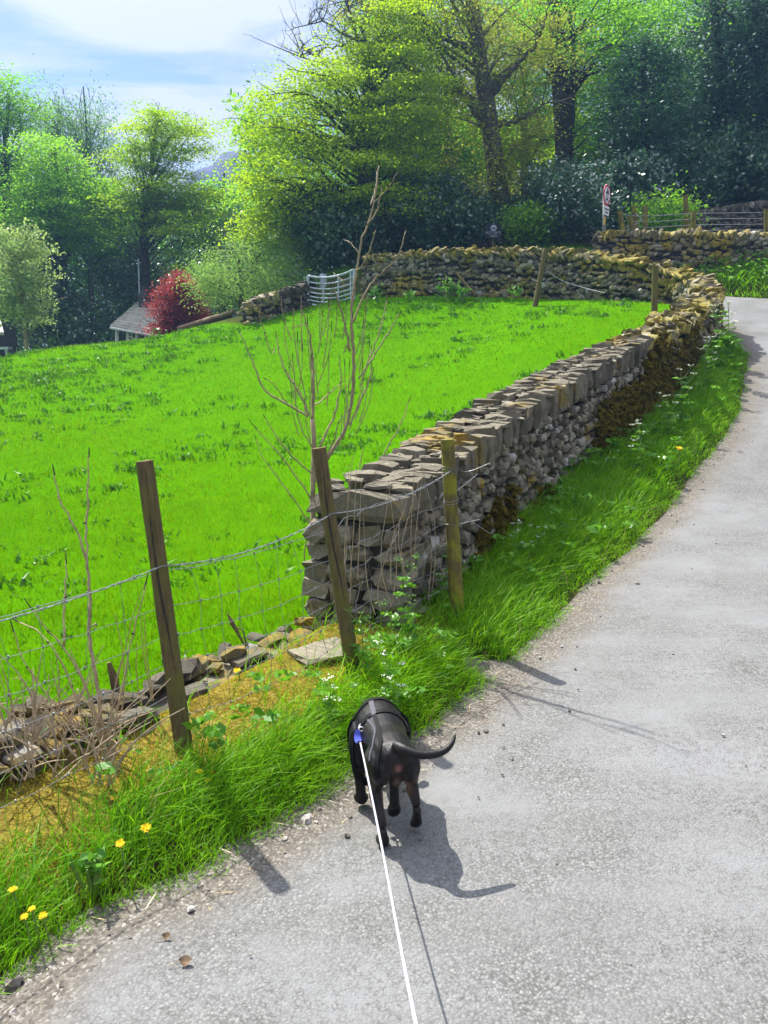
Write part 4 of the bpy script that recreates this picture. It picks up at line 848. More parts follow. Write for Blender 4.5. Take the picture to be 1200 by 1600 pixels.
mb = MB(); q = smooth_path(np.array(pts), 80, 2); mb.tube(q, [.0033, .0033], 8); cd = mb.build('cord', M['cord'], ls, smooth=True)

# ------------------------------------------------------------------ grass and small plants
def in_view(x, y, z, m=60):
    d = np.stack([x, y, z], 1) - EYE; dep = d @ FW; u = 600 + F * d[:, 0] / np.maximum(dep, .05); v = 800 - F * (d @ UP) / np.maximum(dep, .05)
    return (dep > .3) & (u > -m * 3) & (u < 1200 + m * 3) & (v > -m) & (v < 1600 + m * 3)
def blades(mb, x, y, z, hgt, wid, lean, az=None, tint=None, seg=2):
    N = len(x); az = R.uniform(0, 2 * math.pi, N) if az is None else az; fa = R.uniform(0, 2 * math.pi, N)
    b = np.stack([x, y, z - .01], 1); dl = np.stack([np.cos(az), np.sin(az), np.zeros(N)], 1); wv = np.stack([np.cos(fa), np.sin(fa), np.zeros(N)], 1) * (wid / 2)[:, None]
    def at(k): 
        out = b + dl * (lean * hgt * k * k)[:, None]; out[:, 2] += hgt * k * (1 - .35 * lean * k); return out
    t = R.random(N) if tint is None else tint; i = np.arange(N)
    if seg == 1:
        mb.add(np.stack([b - wv, b + wv, at(1.0)], 1).reshape(-1, 3), np.stack([i*3, i*3+1, i*3+2], 1), t)
    else:
        ks = [0, .4, .75, 1.0] if seg == 3 else [0, .55, 1.0]; ws = [1, .85, .55] if seg == 3 else [1, .75]
        V = []; 
        for k, w in zip(ks[:-1], ws): c = at(k); V += [c - wv * w, c + wv * w]
        V.append(at(1.0)); n = len(V); V = np.stack(V, 1).reshape(-1, 3); q = []
        for s in range(len(ws) - 1): q.append(np.stack([i*n + 2*s, i*n + 2*s + 1, i*n + 2*s + 3, i*n + 2*s + 2], 1))
        tri = np.stack([i*n + n - 3, i*n + n - 2, i*n + n - 1], 1)
        mb.add(V, [np.concatenate(q), tri], None); mb.t[-2] = np.tile(t, len(q)); mb.t[-1] = t
def vnoise(x, y, sc, seed):
    r = np.random.default_rng(seed); out = 0
    for k in range(5):
        a = r.uniform(0, 6.28); f = sc * r.uniform(.6, 1.8); out = out + np.sin((x * math.cos(a) + y * math.sin(a)) * f + r.uniform(0, 6))
    return out / 5
# field: short bright sward, three belts by distance
fg = MB()
for (y0, y1, xl, xr, dens, h, w, sg) in ((2.6, 5.2, -4.2, 0.6, 2600, (.03, .085), .0045, 2), (5.2, 8.5, -6, 3, 1500, (.03, .08), .0065, 1), (8.5, 13, -8, 5.2, 650, (.03, .085), .010, 1), (13, 21.5, -12.5, 5.6, 300, (.035, .09), .017, 1)):
    n = int((y1 - y0) * (xr - xl) * dens); x = R.uniform(xl, xr, n); y = R.uniform(y0, y1, n); b = sdist(bound, x, y); k = b > .12; x, y = x[k], y[k]
    z = height(x, y); k = in_view(x, y, z); x, y, z = x[k], y[k], z[k]; n = len(x)
    cl = vnoise(x, y, 1.3, 3) + .6 * vnoise(x, y, 5, 4)
    blades(fg, x, y, z, R.uniform(*h, n) * (1 + .35 * cl), np.full(n, w), R.uniform(.2, 1.0, n), tint=np.clip(.52 + .30 * cl + R.normal(0, .30, n), 0, 1), seg=sg)
tag(fg.build('field_grass', M['field_grass']), kind='stuff')
# field weeds: docks, thistles, coarse tufts
fw_ = MB(); n = 3600; y = 4.0 + 16.2 * R.random(n) ** .85; x = R.uniform(-11.5, 5.2, n); pr = vnoise(x, y, 1.1, 8) + .5 * vnoise(x, y, .4, 9) - .05 * (x + 1) ; b = sdist(bound, x, y); k = (b > .3) & (pr > R.normal(.12, .22, n)); x, y = x[k], y[k]; z = height(x, y); k = in_view(x, y, z); x, y, z = x[k], y[k], z[k]
for X_, Y_, Z_ in zip(x, y, z):
    s = R.uniform(.03, .10) * (1 + .02 * Y_); m = R.integers(8, 20)
    blades(fw_, X_ + R.normal(0, s, m), Y_ + R.normal(0, s, m), np.full(m, Z_), R.uniform(.4, 1.1, m) * s * 1.3, R.uniform(.3, .6, m) * s * .7, R.uniform(.4, 1.1, m), seg=2)
tag(fw_.build('field_weeds', M['weed']), kind='stuff')
# roadside verge: long grass
vg = MB(); vh = MB()
def verge_pts(n, x0, x1, y0, y1):
    x = R.uniform(x0, x1, n); y = R.uniform(y0, y1, n); d = sdist(Ledge, x, y); b = sdist(bound, x, y)
    d = d + .09 * vnoise(x, y, 6, 21) + .05 * vnoise(x, y, 15, 22)
    k = (d > .0) & (b < -.02); x, y, d, b = x[k], y[k], d[k], b[k]; z = height(x, y); k = in_view(x, y, z, 140); return x[k], y[k], z[k], d[k], b[k]
for (y0, y1, x0, x1, dens, w, seg) in ((1.2, 2.9, -2.4, .6, 9000, .0042, 3), (2.9, 4.6, -1.6, 1.4, 6500, .005, 3), (4.6, 7.5, -.4, 3.2, 3600, .007, 2), (7.5, 14.5, 1, 7, 1500, .012, 2), (14.5, 18.5, 4, 8, 600, .018, 2)):
    x, y, z, d, b = verge_pts(int((x1 - x0) * (y1 - y0) * dens), x0, x1, y0, y1); n = len(x)
    mossy = np.clip((b + .74) / .22, 0, 1) * (y < 4.9) * sstep(.9, -.1, x + .0)           # thin next to the ruined wall, where moss shows
    k = R.random(n) > mossy * .97; x, y, z, d, b = x[k], y[k], z[k], d[k], b[k]; n = len(x)
    cl = vnoise(x, y, 3, 31) + .5 * vnoise(x, y, 9, 32)
    k = (cl > -.55) | (R.random(n) < .55); x, y, z, d, cl = x[k], y[k], z[k], d[k], cl[k]; n = len(x)
    hh = (.05 + .17 * sstep(0, .32, d) * (1 - .5 * mossy[k] if False else 1)) * R.uniform(.5, 1.25, n) * (1 + .30 * cl)
    gust = .6 + 1.6 * vnoise(x, y, 2.2, 33) + R.normal(0, .9, n); az = np.where(R.random(n) < .35, R.uniform(0, 6.28, n), -.4 + gust)
    blades(vg, x, y, z, hh, w * R.uniform(.6, 1.4, n), R.uniform(.3, 1.25, n), az=az, tint=np.clip(.45 + .25 * cl + .25 * (1 - sstep(0, .25, d)) + R.normal(0, .22, n), 0, 1), seg=seg)
# bank below the right-hand wall and the right verge
n = 30000; x = R.uniform(5, 14, n); y = R.uniform(14, 20.6, n); d = -sdist(Redge, x, y); k = (d > .02) & (d < 2.4); x, y, d = x[k], y[k], d[k]; z = height(x, y)
blades(vg, x, y, z, R.uniform(.10, .42, len(x)) * (.5 + .5 * sstep(0, .5, d)), R.uniform(.015, .03, len(x)), R.uniform(.3, 1.2, len(x)), tint=R.uniform(.6, 1, len(x)), seg=2)  # bank blades tinted lighter to offset the shadow of the wall above
n = 9000; x = R.uniform(1.5, 9, n); y = R.uniform(0, 13, n); d = -sdist(Redge, x, y); k = (d > .02) & (d < 1.2); x, y = x[k], y[k]; blades(vg, x, y, height(x, y), R.uniform(.1, .25, len(x)), R.uniform(.006, .012, len(x)), R.uniform(.3, 1.2, len(x)), seg=2)
# lane side of the dark wall
n = 6000; x = R.uniform(-4, 6, n); y = R.uniform(22, 25.5, n); k = road_side(x, y) > .05; x, y = x[k], y[k]; blades(vg, x, y, height(x, y), R.uniform(.1, .35, len(x)), R.uniform(.02, .03, len(x)), R.uniform(.3, 1.2, len(x)), tint=R.uniform(0, .4, len(x)), seg=2)
tag(vg.build('verge_grass', M['verge_grass']), kind='stuff')

def leaf_quads(mb, c, nrm, ax, ln, wd, tint):
    """one diamond leaf per row: centre, normal, long axis, length, width"""
    ax = ax - nrm * (ax * nrm).sum(1)[:, None]; ax /= np.linalg.norm(ax, axis=1)[:, None] + 1e-9; b = np.cross(nrm, ax)
    L_ = (ln / 2)[:, None]; W_ = (wd / 2)[:, None]; i = np.arange(len(c)) * 4
    V = np.stack([c - ax * L_, c + b * W_ - ax * L_ * .1, c + ax * L_, c - b * W_ - ax * L_ * .1], 1).reshape(-1, 3)
    mb.add(V, np.stack([i, i+1, i+2, i+3], 1), tint)
def unit(n):
    v = R.normal(0, 1, (n, 3)); return v / np.linalg.norm(v, axis=1)[:, None]
def fern_leaf(mb, base, d, ln, wid, tint, pairs=7):
    """a divided leaf: pairs of leaflets along a drooping midrib"""
    d = np.array(d, float); d /= np.linalg.norm(d); k = np.linspace(.12, 1, pairs); sd = np.cross(d, [0, 0, 1]); sd /= np.linalg.norm(sd) + 1e-9
    rib = base + d * (k * ln)[:, None]; rib[:, 2] -= .35 * ln * k ** 2
    c, a, lw = [], [], []
    for s in (-1, 1):
        w = wid * (1 - k) ** .7 + wid * .12; ax = sd * s * .85 + d * .5; ax = np.tile(ax / np.linalg.norm(ax), (pairs, 1)); c.append(rib + ax * (w / 2)[:, None]); a.append(ax); lw.append(w)
    c = np.concatenate(c); a = np.concatenate(a); lw = np.concatenate(lw); N = len(c); nr = np.tile([0, 0, 1.0], (N, 1)) + R.normal(0, .6, (N, 3)); nr /= np.linalg.norm(nr, axis=1)[:, None]
    leaf_quads(mb, c, nr, a, lw, lw * .55, np.clip(tint + R.normal(0, .12, N), 0, 1))
# ferny ground cover of the hedge bottom (cow parsley leaves, nettles): uncountable
x, y, z, d, b = verge_pts(15000, -2.2, 6.5, 1.3, 14); w = np.clip(d - .08, 0, .3) * (np.clip((b + .62) / .3, 0, 1) * (y < 4.9) < .4) * (vnoise(x, y, 2.6, 41) + .25); k = (w > .02) & (R.random(len(x)) < np.where(y < 5, .55, .22)); x, y, z, d = x[k], y[k], z[k], d[k]
for X_, Y_, Z_, D_ in zip(x, y, z, d):
    a = R.uniform(0, 6.28); ln = R.uniform(.06, .13) * (1.0 if Y_ < 5 else 1.5); fern_leaf(vh, np.array([X_, Y_, Z_ + R.uniform(.06, .20) * min(1, D_ / .25)]), [math.cos(a), math.sin(a), R.uniform(.1, .8)], ln, ln * .55, R.uniform(.2, .9), 6)
n = 9000; x = R.uniform(4.5, 14, n); y = R.uniform(14, 20.8, n); d_ = -sdist(Redge, x, y); k = (d_ > .25) & (d_ < 2.2); x, y = x[k], y[k]; z = height(x, y) + R.uniform(.1, .45, len(x)); leaf_quads(vh, np.c_[x, y, z], unit(len(x)) * .5 + [0, 0, .7], unit(len(x)), R.uniform(.1, .2, len(x)), R.uniform(.07, .13, len(x)), R.uniform(.3, 1, len(x)))
tag(vh.build('hedge_bottom_leaves', M['herb']), kind='stuff')
# moss and straw at the ruined wall, litter and gravel at the road edge
my = MB(); n = 120000; x = R.uniform(-2.0, .35, n); y = R.uniform(1.7, 5.0, n); b = sdist(bound, x, y); pt = vnoise(x, y, 5, 51) + .5 * vnoise(x, y, 14, 52); k = (b < -.02) & (b > -.80 + .1 * pt) & (pt > -.75); x, y = x[k], y[k]; n = len(x); z = height(x, y)
blades(my, x, y, z + .008, R.uniform(.004, .014, n) * (1 + .5 * vnoise(x, y, 12, 53)), R.uniform(.008, .016, n), R.uniform(.2, 1.2, n), tint=np.clip(.45 + .4 * vnoise(x, y, 8, 54) + R.normal(0, .25, n), 0, 1), seg=1); tag(my.build('yellow_moss', M['yellow_moss']), kind='stuff')
st = MB(); n = 5200; x = R.uniform(-2.2, 5.5, n); y = R.uniform(1.2, 9, n); d = sdist(Ledge, x, y); b = sdist(bound, x, y); k = ((d > -.16) & (d < .06) & (R.random(n) < .6)) | ((b < -.1) & (b > -.6) & (y < 4.8) & (x < .3) & (R.random(n) < .35)); x, y = x[k], y[k]; n = len(x); z = np.maximum(height(x, y), zr(y) - .03) + .012
a = R.uniform(0, 3.14, n); leaf_quads(st, np.c_[x, y, z], np.tile([0, 0, 1.0], (n, 1)) + R.normal(0, .15, (n, 3)), np.c_[np.cos(a), np.sin(a), R.normal(0, .15, n)], R.uniform(.02, .10, n), R.uniform(.002, .005, n), R.random(n)); x, y, z, d, b = verge_pts(26000, -2.2, 6.5, 1.3, 13); k = (R.random(len(x)) < .055) & (d > .05); x, y, z = x[k], y[k], z[k]; n = len(x)
blades(st, x, y, z, R.uniform(.10, .34, n), R.uniform(.002, .0045, n), R.uniform(.2, 1.1, n), seg=2)
tag(st.build('dry_straw', M['straw']), kind='stuff')
M['gravel'] = simple('road_edge_gravel', [(0.1, (0.06, 0.05, 0.042)), (0.5, (0.17, 0.15, 0.13)), (0.9, (0.36, 0.33, 0.30))], 60, .9, .3, tintmix=.8)
gv = MB(); n = 5200; x = R.uniform(-2.2, 6.6, n); y = 1.3 + 10 * R.random(n) ** 1.6; d = sdist(Ledge, x, y); k = (d < .03) & (d > -.50) & (R.random(n) < np.exp(d / .13)); x, y, d = x[k], y[k], d[k]; n = len(x); s = R.uniform(.004, .015, n) * (1 + .6 * (R.random(n) < .06))
add_stones(gv, np.c_[x, y, zr(y) - .03 * np.exp(-np.clip(-d, 0, 9) / .25) + s * .3], np.c_[s, s * R.uniform(.6, 1, n), s * R.uniform(.5, .8, n)] * 1.3, frame(np.tile([1.0, 0], (n, 1)), R.normal(0, .3, n), R.uniform(0, 3, n), 0), .4, rnd=1.3); tag(gv.build('gravel', M['gravel']), kind='stuff')
n = 120; x = R.uniform(-.6, 3.4, n); y = R.uniform(1.6, 9, n); k = sdist(Ledge, x, y) < -.35; x, y = x[k], y[k]; n = len(x); s = R.uniform(.003, .009, n); gv = MB(); add_stones(gv, np.c_[x, y, zr(y) + s * .3], np.c_[s, s, s * .6] * 1.4, frame(np.tile([1.0, 0], (n, 1)), 0, R.uniform(0, 3, n), 0), .4, rnd=1.3); tag(gv.build('loose_chippings', M['gravel']), kind='stuff')
# single stones and leaves on the tarmac
M['dead_leaf'] = simple('dead_leaf', [(0.3, (0.07, 0.045, 0.025)), (0.7, (0.18, 0.12, 0.07))], 60, .8, .2)
def gp_(u, v, dz=0):
    p = hit_road(u, v); p[2] = float(zroad(p[0], p[1])[0]) + dz; return p
for (u, v, dm, lab, tn_) in ((480, 1275, (.045, .03, .025), 'pale brown stone at the grass edge beside the dog', .9), (298, 1415, (.02, .015, .012), 'small white pebble on the gravel near the grass', 1.0), (20, 1532, (.05, .035, .03), 'grey rounded stone in the straw at the lower left corner', .5)):
    c = gp_(u, v, .006); mb = MB(); add_stones(mb, c[None], np.array([dm]), frame(np.array([[.8, .6]])), .35, np.array([tn_]), rnd=1.5); tag(mb.build('loose_stone', M['gravel'], loc=c), lab, 'stone')
for (u, v, lab, s) in ((290, 1503, 'curled dry brown leaf with a stalk on the tarmac', .045), (260, 1463, 'small dark brown leaf on the gravelly road edge', .03)):
    c = gp_(u, v, .003); s *= .8; mb = MB(); k = np.linspace(-1, 1, 7); V = []
    for q in k: w = (1 - q * q) * .35 + .02; V += [[q * s * .5, -w * s, .012 * abs(q)], [q * s * .5, 0, .004 + .01 * q * q], [q * s * .5, w * s, .014]]
    i = np.arange(6) * 3; o = thing('dead_leaf', lab, 'leaf', c); mb.add(np.array(V) + c, np.concatenate([np.stack([i, i+3, i+4, i+1], 1), np.stack([i+1, i+4, i+5, i+2], 1)])); mb.build('blade', M['dead_leaf'], o); m2 = MB(); m2.tube(c + np.array([[-s * .5, 0, .01], [-s * .9, -.01, .004], [-s * 1.3, -.012, .001]]), .0012, 4); m2.build('stalk', M['straw'], o)

# dandelions
M['dandelion'] = simple('dandelion_petals', [(0.2, (0.80, 0.48, 0.004)), (0.8, (0.90, 0.66, 0.01))], 200, .7, 0)
M['stem'] = leafmat('green_stem', (0.08, 0.18, 0.03), (0.18, 0.26, 0.06), .15, .04)
M['umbel'] = simple('white_umbel', [(0.3, (0.62, 0.66, 0.52)), (0.7, (0.8, 0.82, 0.74))], 200, .8, 0)
def dandelion(u, v, Y, lab, rpx, tilt):
    c = P(u, v, Y); r = px(Y, rpx); g = h1(c[0], c[1]); o = thing('dandelion', lab, 'flower', (c[0] + .01, c[1], g), 'dandelions in the roadside grass'); mb = MB()
    nrm = np.array([tilt[0], tilt[1], 1.0]); nrm /= np.linalg.norm(nrm); e1 = np.cross(nrm, [0, 1, 0]); e1 /= np.linalg.norm(e1); e2 = np.cross(nrm, e1); n = 70; a = R.uniform(0, 6.28, n); lay = R.random(n)
    d = np.cos(a)[:, None] * e1 + np.sin(a)[:, None] * e2; el = (.15 + 1.1 * (1 - lay))[:, None]; ax = d + nrm * el * .8; ax /= np.linalg.norm(ax, axis=1)[:, None]; ln = r * (.65 + .4 * lay); up = np.cross(ax, np.cross(nrm, ax)); up /= np.linalg.norm(up, axis=1)[:, None] + 1e-9
    leaf_quads(mb, c + ax * (ln / 2)[:, None], up, ax, ln, np.full(n, r * .17), R.random(n)); mb.build('flower_head', M['dandelion'], o)
    mb = MB(); mb.tube(smooth_path(np.array([[c[0] + .01, c[1], g], [c[0] + .012, c[1] - .005, (g + c[2]) / 2], c - nrm * .004]), 8), .0028, 6); mb.tube([c - nrm * .012, c], [.003, .006], 8); mb.build('stem', M['stem'], o)
for a in ((228, 1294, 2.24, 'largest yellow dandelion in the middle of the long grass', 11, (.1, -.4)), (188, 1318, 2.12, 'round yellow dandelion just below the largest one', 9.5, (.1, -.5)), (180, 1247, 2.42, 'half hidden yellow dandelion near the foot of the bare shrub', 7, (.1, -.7)),
          (312, 1207, 2.58, 'left flower of the dandelion trio under the left post', 8, (.2, -.1)), (329, 1206, 2.6, 'right flower of the dandelion trio under the left post', 7, (.4, -.1)), (325, 1220, 2.55, 'lowest flower of the dandelion trio under the left post', 7, (.2, -.1)),
          (20, 1391, 1.95, 'flat yellow dandelion highest of those at the left picture edge', 9.5, (0, -.1)), (50, 1421, 1.88, 'yellow dandelion at the top of the low left cluster', 8.5, (-.1, -.1)), (38, 1433, 1.86, 'yellow dandelion on the left of the low cluster', 8.5, (0, -.3)), (67, 1431, 1.88, 'yellow dandelion on the right of the low left cluster', 9, (.1, -.3)),
          (370, 1048, 3.45, 'yellow dandelion growing in moss beside the ruined wall', 7, (.1, -.5)), (1061, 701, 8.0, 'single yellow dandelion in the verge below the mossy wall', 6, (0, -.4))): dandelion(*a)
# cow parsley
def cow_parsley(u, v, Y, hpx, lab, name='cow_parsley', spread=.3, white=True):
    c = P(u, v, Y); g = h1(c[0], c[1]); top = P(u + R.uniform(-6, 6), v - hpx, Y); H = top[2] - g
    o = thing(name, lab, 'wild plant', (c[0], c[1], g), 'cow parsley along the verge'); ms = MB(); ml = MB(); mus = []
    main = smooth_path(np.array([[c[0], c[1], g], [(c[0] * .6 + top[0] * .4) + R.normal(0, .01), c[1], g + H * .45], top]), 14); r0 = max(.003, .0006 * Y); ms.tube(main, [r0, r0 * .5], 5)
    nb = R.integers(4, 7); tips = [top]
    for q in np.linspace(.42, .9, nb):
        b = main[int(q * 13)]; a = R.uniform(0, 6.28); L_ = H * spread * R.uniform(.5, 1.0); t = b + np.array([math.cos(a) * L_ * .8, math.sin(a) * L_ * .5, L_ * .8]); ms.tube(smooth_path(np.array([b, (b + t) / 2 + [0, 0, -.03 * H], t]), 7), [r0 * .6, r0 * .35], 4); tips.append(t)
        a2 = a + R.normal(0, .8); fern_leaf(ml, b, [math.cos(a2), math.sin(a2), .5], H * .20, H * .085, R.uniform(.5, 1), 9)
    for t in tips:
        mu = MB(); mus.append(mu)
        for k in range(7):
            a = R.uniform(0, 6.28); q = t + np.array([math.cos(a) * .035, math.sin(a) * .035, .03]) * (H / .6) * R.uniform(.5, 1.1); ms.tube([t, q], r0 * .25, 3); m = 6; cc = q + R.normal(0, .007 * H / .6, (m, 3)) * [1, 1, .4]; leaf_quads(mu, cc, unit(m) * .4 + [0, 0, .8], unit(m), np.full(m, .007 * H / .5), np.full(m, .007 * H / .5), R.random(m))
    for k in range(9):
        a = R.uniform(0, 6.28); fern_leaf(ml, np.array([c[0], c[1], g + H * R.uniform(.05, .5)]), [math.cos(a), math.sin(a), R.uniform(.3, .9)], H * R.uniform(.18, .30), H * .10, R.uniform(.3, 1), 10)
    ms.build('stem', M['stem'], o); ml.build('leaves', M['herb'], o); [q.build('flower_head', M['umbel'] if white else M['herb'], o) for q in mus]
for a in ((628, 1040, 3.7, 160, 'tallest pale green cow parsley in front of the wall end', 'cow_parsley', .28, False), (690, 950, 4.5, 95, 'cow parsley with small white heads beside the yellow lichen post'), (566, 1040, 3.5, 80, 'young cow parsley at the foot of the leaning middle post', 'cow_parsley', .3, False), (598, 1085, 3.1, 60, 'white flowered cow parsley just ahead of the dog'), (520, 1120, 3.0, 60, 'low white cow parsley between the middle post and the dog'),
          (806, 905, 5.3, 85, 'tall cow parsley left of the wall moss near the verge middle'), (840, 895, 5.5, 70, 'cow parsley with two white heads beside the shaded wall'), (1000, 740, 7.7, 75, 'thin cow parsley below the mossy wall section'), (1065, 660, 9.6, 80, 'cow parsley with many white heads under the wall bend'), (1045, 690, 9, 70, 'paler cow parsley just before the wall bend'), (1100, 600, 11.3, 70, 'cow parsley leaning over the road at the wall bend'), (1125, 570, 12.2, 90, 'tall pale cow parsley at the far end of the verge'), (1140, 555, 13, 80, 'furthest cow parsley where the verge meets the road')): cow_parsley(*a)
# dock leaves and nettles at the foot of the far wall
def leafy_clump(u, v, Y, wpx, hpx, lab, name, mat, n=80, lf=.16):
    c = P(u, v, Y); g = c[2] - px(Y, hpx) * .5; o = thing(name, lab, 'wild plant', (c[0], c[1], g)); mb = MB(); w = px(Y, wpx) / 2; h = px(Y, hpx)
    p = c + R.normal(0, 1, (n, 3)) * [w * .5, w * .4, h * .28]; leaf_quads(mb, p, unit(n) * .7 + [0, -.3, .5], unit(n) + [0, 0, .5], R.uniform(.6, 1.2, n) * lf, R.uniform(.3, .6, n) * lf, R.random(n)); mb.build('leaves', M[mat], o)
    ms = MB(); [ms.tube([np.array([c[0], c[1], g - .1]), p[i]], .006, 4) for i in range(0, n, 6)]; ms.build('stems', M['stem'], o)
leafy_clump(700, 448, 18.8, 40, 26, 'yellow green dock plant at the foot of the far wall', 'dock_plant', 'herb'); leafy_clump(722, 456, 18.5, 22, 16, 'small dock plant beside the broken stick', 'dock_plant', 'herb', 40); leafy_clump(590, 458, 19.4, 22, 20, 'nettle clump right of the metal gate', 'nettle_clump', 'herb', 50); leafy_clump(805, 455, 18, 18, 14, 'tiny nettle clump left of the thin leaning post', 'nettle_clump', 'herb', 30); leafy_clump(640, 461, 19, 20, 12, 'low weeds at the far wall foot above the field', 'dock_plant', 'herb', 40); leafy_clump(245, 524, 22, 18, 18, 'bright yellow green weed in front of the red maple', 'dock_plant', 'herb', 40)
leafy_clump(140, 1355, 2.08, 60, 50, 'broad leaved nettle standing in the near verge grass', 'nettle_clump', 'herb', 40, .055)

# ------------------------------------------------------------------ bare ash sapling and bare shrub
sp = thing('bare_sapling', 'leafless ash sapling with upright twigs growing beside the wall end', 'young tree', P(490, 975, 4.55)); SYp = 4.55
def br(mb, pts, r0, r1, Y=SYp, wob=.0, tip=True):
    p = PP(pts, Y); p[:, 1] += np.linspace(0, wob, len(p)); q = smooth_path(p, len(p) * 4, 1); q += R.normal(0, .0022, q.shape); r0 *= .72; r1 *= .8; mb.tube(q, [r0, r0 * .75 + r1 * .25, r1], 6)
    if tip: budm.tube([q[-1] - (q[-1] - q[-3]) * .3, q[-1] + (q[-1] - q[-3]) * .35], [.003, .008, .002], 5)
    for k in range(6, len(q) - 2, 5): d = R.normal(0, 1, 3); d[2] = abs(d[2]); d /= np.linalg.norm(d); budm.tube([q[k], q[k] + d * .012], [.005, .002], 4)
budm = MB(); mt = MB(); br(mt, [(492, 985), (491, 860), (488, 760), (491, 700), (488, 655)], .024, .017, tip=False); mt.build('trunk', M['pale_bark'], sp, smooth=True)
mbr = MB(); br(mbr, [(490, 752), (518, 705), (541, 672), (551, 620), (553, 560), (548, 500), (550, 470), (556, 420), (563, 375), (573, 350), (584, 318), (589, 280), (592, 252)], .017, .004, wob=.1); mbr.build('main_limb', M['pale_bark'], sp, smooth=True)
for pts, r in (([(488, 655), (491, 600), (487, 535), (480, 507), (471, 478)], .014), ([(484, 648), (463, 607), (443, 583), (430, 543), (427, 523)], .011), ([(481, 650), (450, 633), (413, 612), (398, 575), (375, 520)], .010), ([(488, 637), (510, 620), (530, 600)], .007), ([(499, 698), (523, 650), (533, 600), (530, 560)], .009), ([(560, 592), (587, 553), (613, 510), (623, 491)], .007), ([(566, 585), (590, 530), (601, 487), (604, 462)], .006), ([(546, 548), (540, 507), (530, 473), (523, 450)], .010), ([(552, 503), (567, 467), (580, 443), (600, 423), (622, 408), (633, 365)], .008), ([(557, 425), (573, 407), (587, 363)], .007), ([(574, 352), (590, 330), (597, 290)], .008), ([(578, 322), (587, 290), (589, 258)], .005), ([(583, 318), (606, 300), (623, 272)], .004),
               ([(546, 665), (563, 627), (580, 590), (580, 545)], .008), ([(490, 785), (447, 718), (398, 662)], .007), ([(487, 740), (450, 705), (418, 650)], .007), ([(489, 700), (466, 665), (460, 600), (458, 560)], .006), ([(430, 545), (424, 560), (403, 480)], .004), ([(450, 633), (432, 600), (420, 590)], .005), ([(492, 830), (450, 770), (405, 715), (395, 690)], .006), ([(560, 395), (545, 375), (537, 370)], .004), ([(536, 440), (520, 425)], .004), ([(488, 800), (470, 880), (488, 940)], .006), ([(505, 720), (523, 690), (528, 660), (545, 640)], .007), ([(480, 507), (462, 510), (455, 512)], .003)):
    m = MB(); br(m, pts, r, .0028, wob=R.normal(0, .12)); m.build('branch', M['pale_bark'], sp, smooth=True)
for grp in range(9):       # fine upright twigs between the limbs
    for _ in range(4):
        m = MB(); u0, v0 = R.uniform(455, 565), R.uniform(520, 720); L_ = R.uniform(45, 120); a = (u0 - 505) * .006 + R.normal(0, .2)
        q = smooth_path(PP([(u0, v0), (u0 + L_ * .5 * math.sin(a), v0 - L_ * .5), (u0 + L_ * .8 * math.sin(a * .7), v0 - L_)], SYp + R.normal(0, .08)), 9, 2); m.tube(q, [.0035, .0016], 5)
        budm.tube([q[-2], q[-1] + (q[-1] - q[-2]) * .2], [.0025, .005, .002], 4); m.build('twig', M['pale_bark'], sp)
budm.build('buds', M['bud'], sp)
sp2 = thing('bare_sapling', 'thin leafless sapling leaning out behind the wall top beside the field', 'young tree', P(590, 735, 5.4)); budm = MB(); m = MB(); br(m, [(586, 745), (605, 698), (630, 657), (640, 623)], .008, .003, 5.4); m.build('trunk', M['pale_bark'], sp2); m = MB(); br(m, [(561, 745), (563, 720), (568, 700)], .006, .003, 5.3); m.build('branch', M['pale_bark'], sp2); budm.build('buds', M['bud'], sp2)
YB = 2.75; sh = thing('bare_shrub', 'pale leafless shrub with many thin arching stems behind the wire at left', 'shrub', P(150, 1215, YB)); budm = MB()
for pts, r in (([(168, 1215), (158, 1130), (150, 1060), (137, 1000), (140, 940), (137, 895), (127, 848), (110, 815), (90, 785), (80, 738)], .0125), ([(137, 890), (131, 850), (130, 780), (130, 712)], .006), ([(172, 1215), (140, 1080), (100, 1010), (70, 980), (45, 945)], .009), ([(100, 1010), (95, 950), (92, 880)], .006), ([(140, 1160), (110, 1080), (60, 1000), (10, 985)], .006), ([(165, 1200), (190, 1080), (205, 1000), (228, 910)], .005), ([(140, 980), (150, 975), (146, 985)], .004), ([(160, 1190), (100, 1120), (40, 1060), (8, 985)], .005)):
    m = MB(); br(m, pts, r, .0025, YB, wob=R.normal(0, .05)); m.build('branch', M['twig'], sh, smooth=True)
for grp in range(26):
    u0, v0 = R.uniform(0, 200), R.uniform(1160, 1240); m = MB(); yb = YB + R.uniform(-.25, .12)
    for _ in range(4):
        a = R.normal(-.05, .38); L_ = R.uniform(50, 190); c = R.normal(0, .5); p = [(u0 + R.normal(0, 8), v0)]
        for k in (.35, .7, 1.0): p.append((u0 + L_ * k * math.sin(a + c * k), v0 - L_ * k * math.cos(a + c * k * .8)))
        q = smooth_path(PP(p, yb), 12, 2); m.tube(q, [R.uniform(.003, .006), .0015], 5)
        b = q[R.integers(4, 9)]; e = b + R.normal(0, .05, 3) + [0, 0, .04]; m.tube([b, (b + e) / 2 + [0, 0, .006], e], [.002, .001], 4)
    m.build('stems', M['twig'], sh)
budm.build('buds', M['bud'], sh)
dry = thing('dry_stalks', 'upright dry straw coloured stalks between the shrub and left post', 'dead plant', P(225, 1130, 3.0)); m = MB()
for p in ([(237, 1095), (222, 1010), (220, 965)], [(240, 1095), (228, 1020), (225, 960)], [(170, 1110), (196, 1015), (207, 960), (229, 905)], [(226, 1120), (212, 1060), (214, 1005)], [(190, 1130), (196, 1040), (180, 960)]): m.tube(smooth_path(PP(p, 3.05), 10, 1), [.003, .0015], 5)
m.build('stalks', M['straw'], dry)
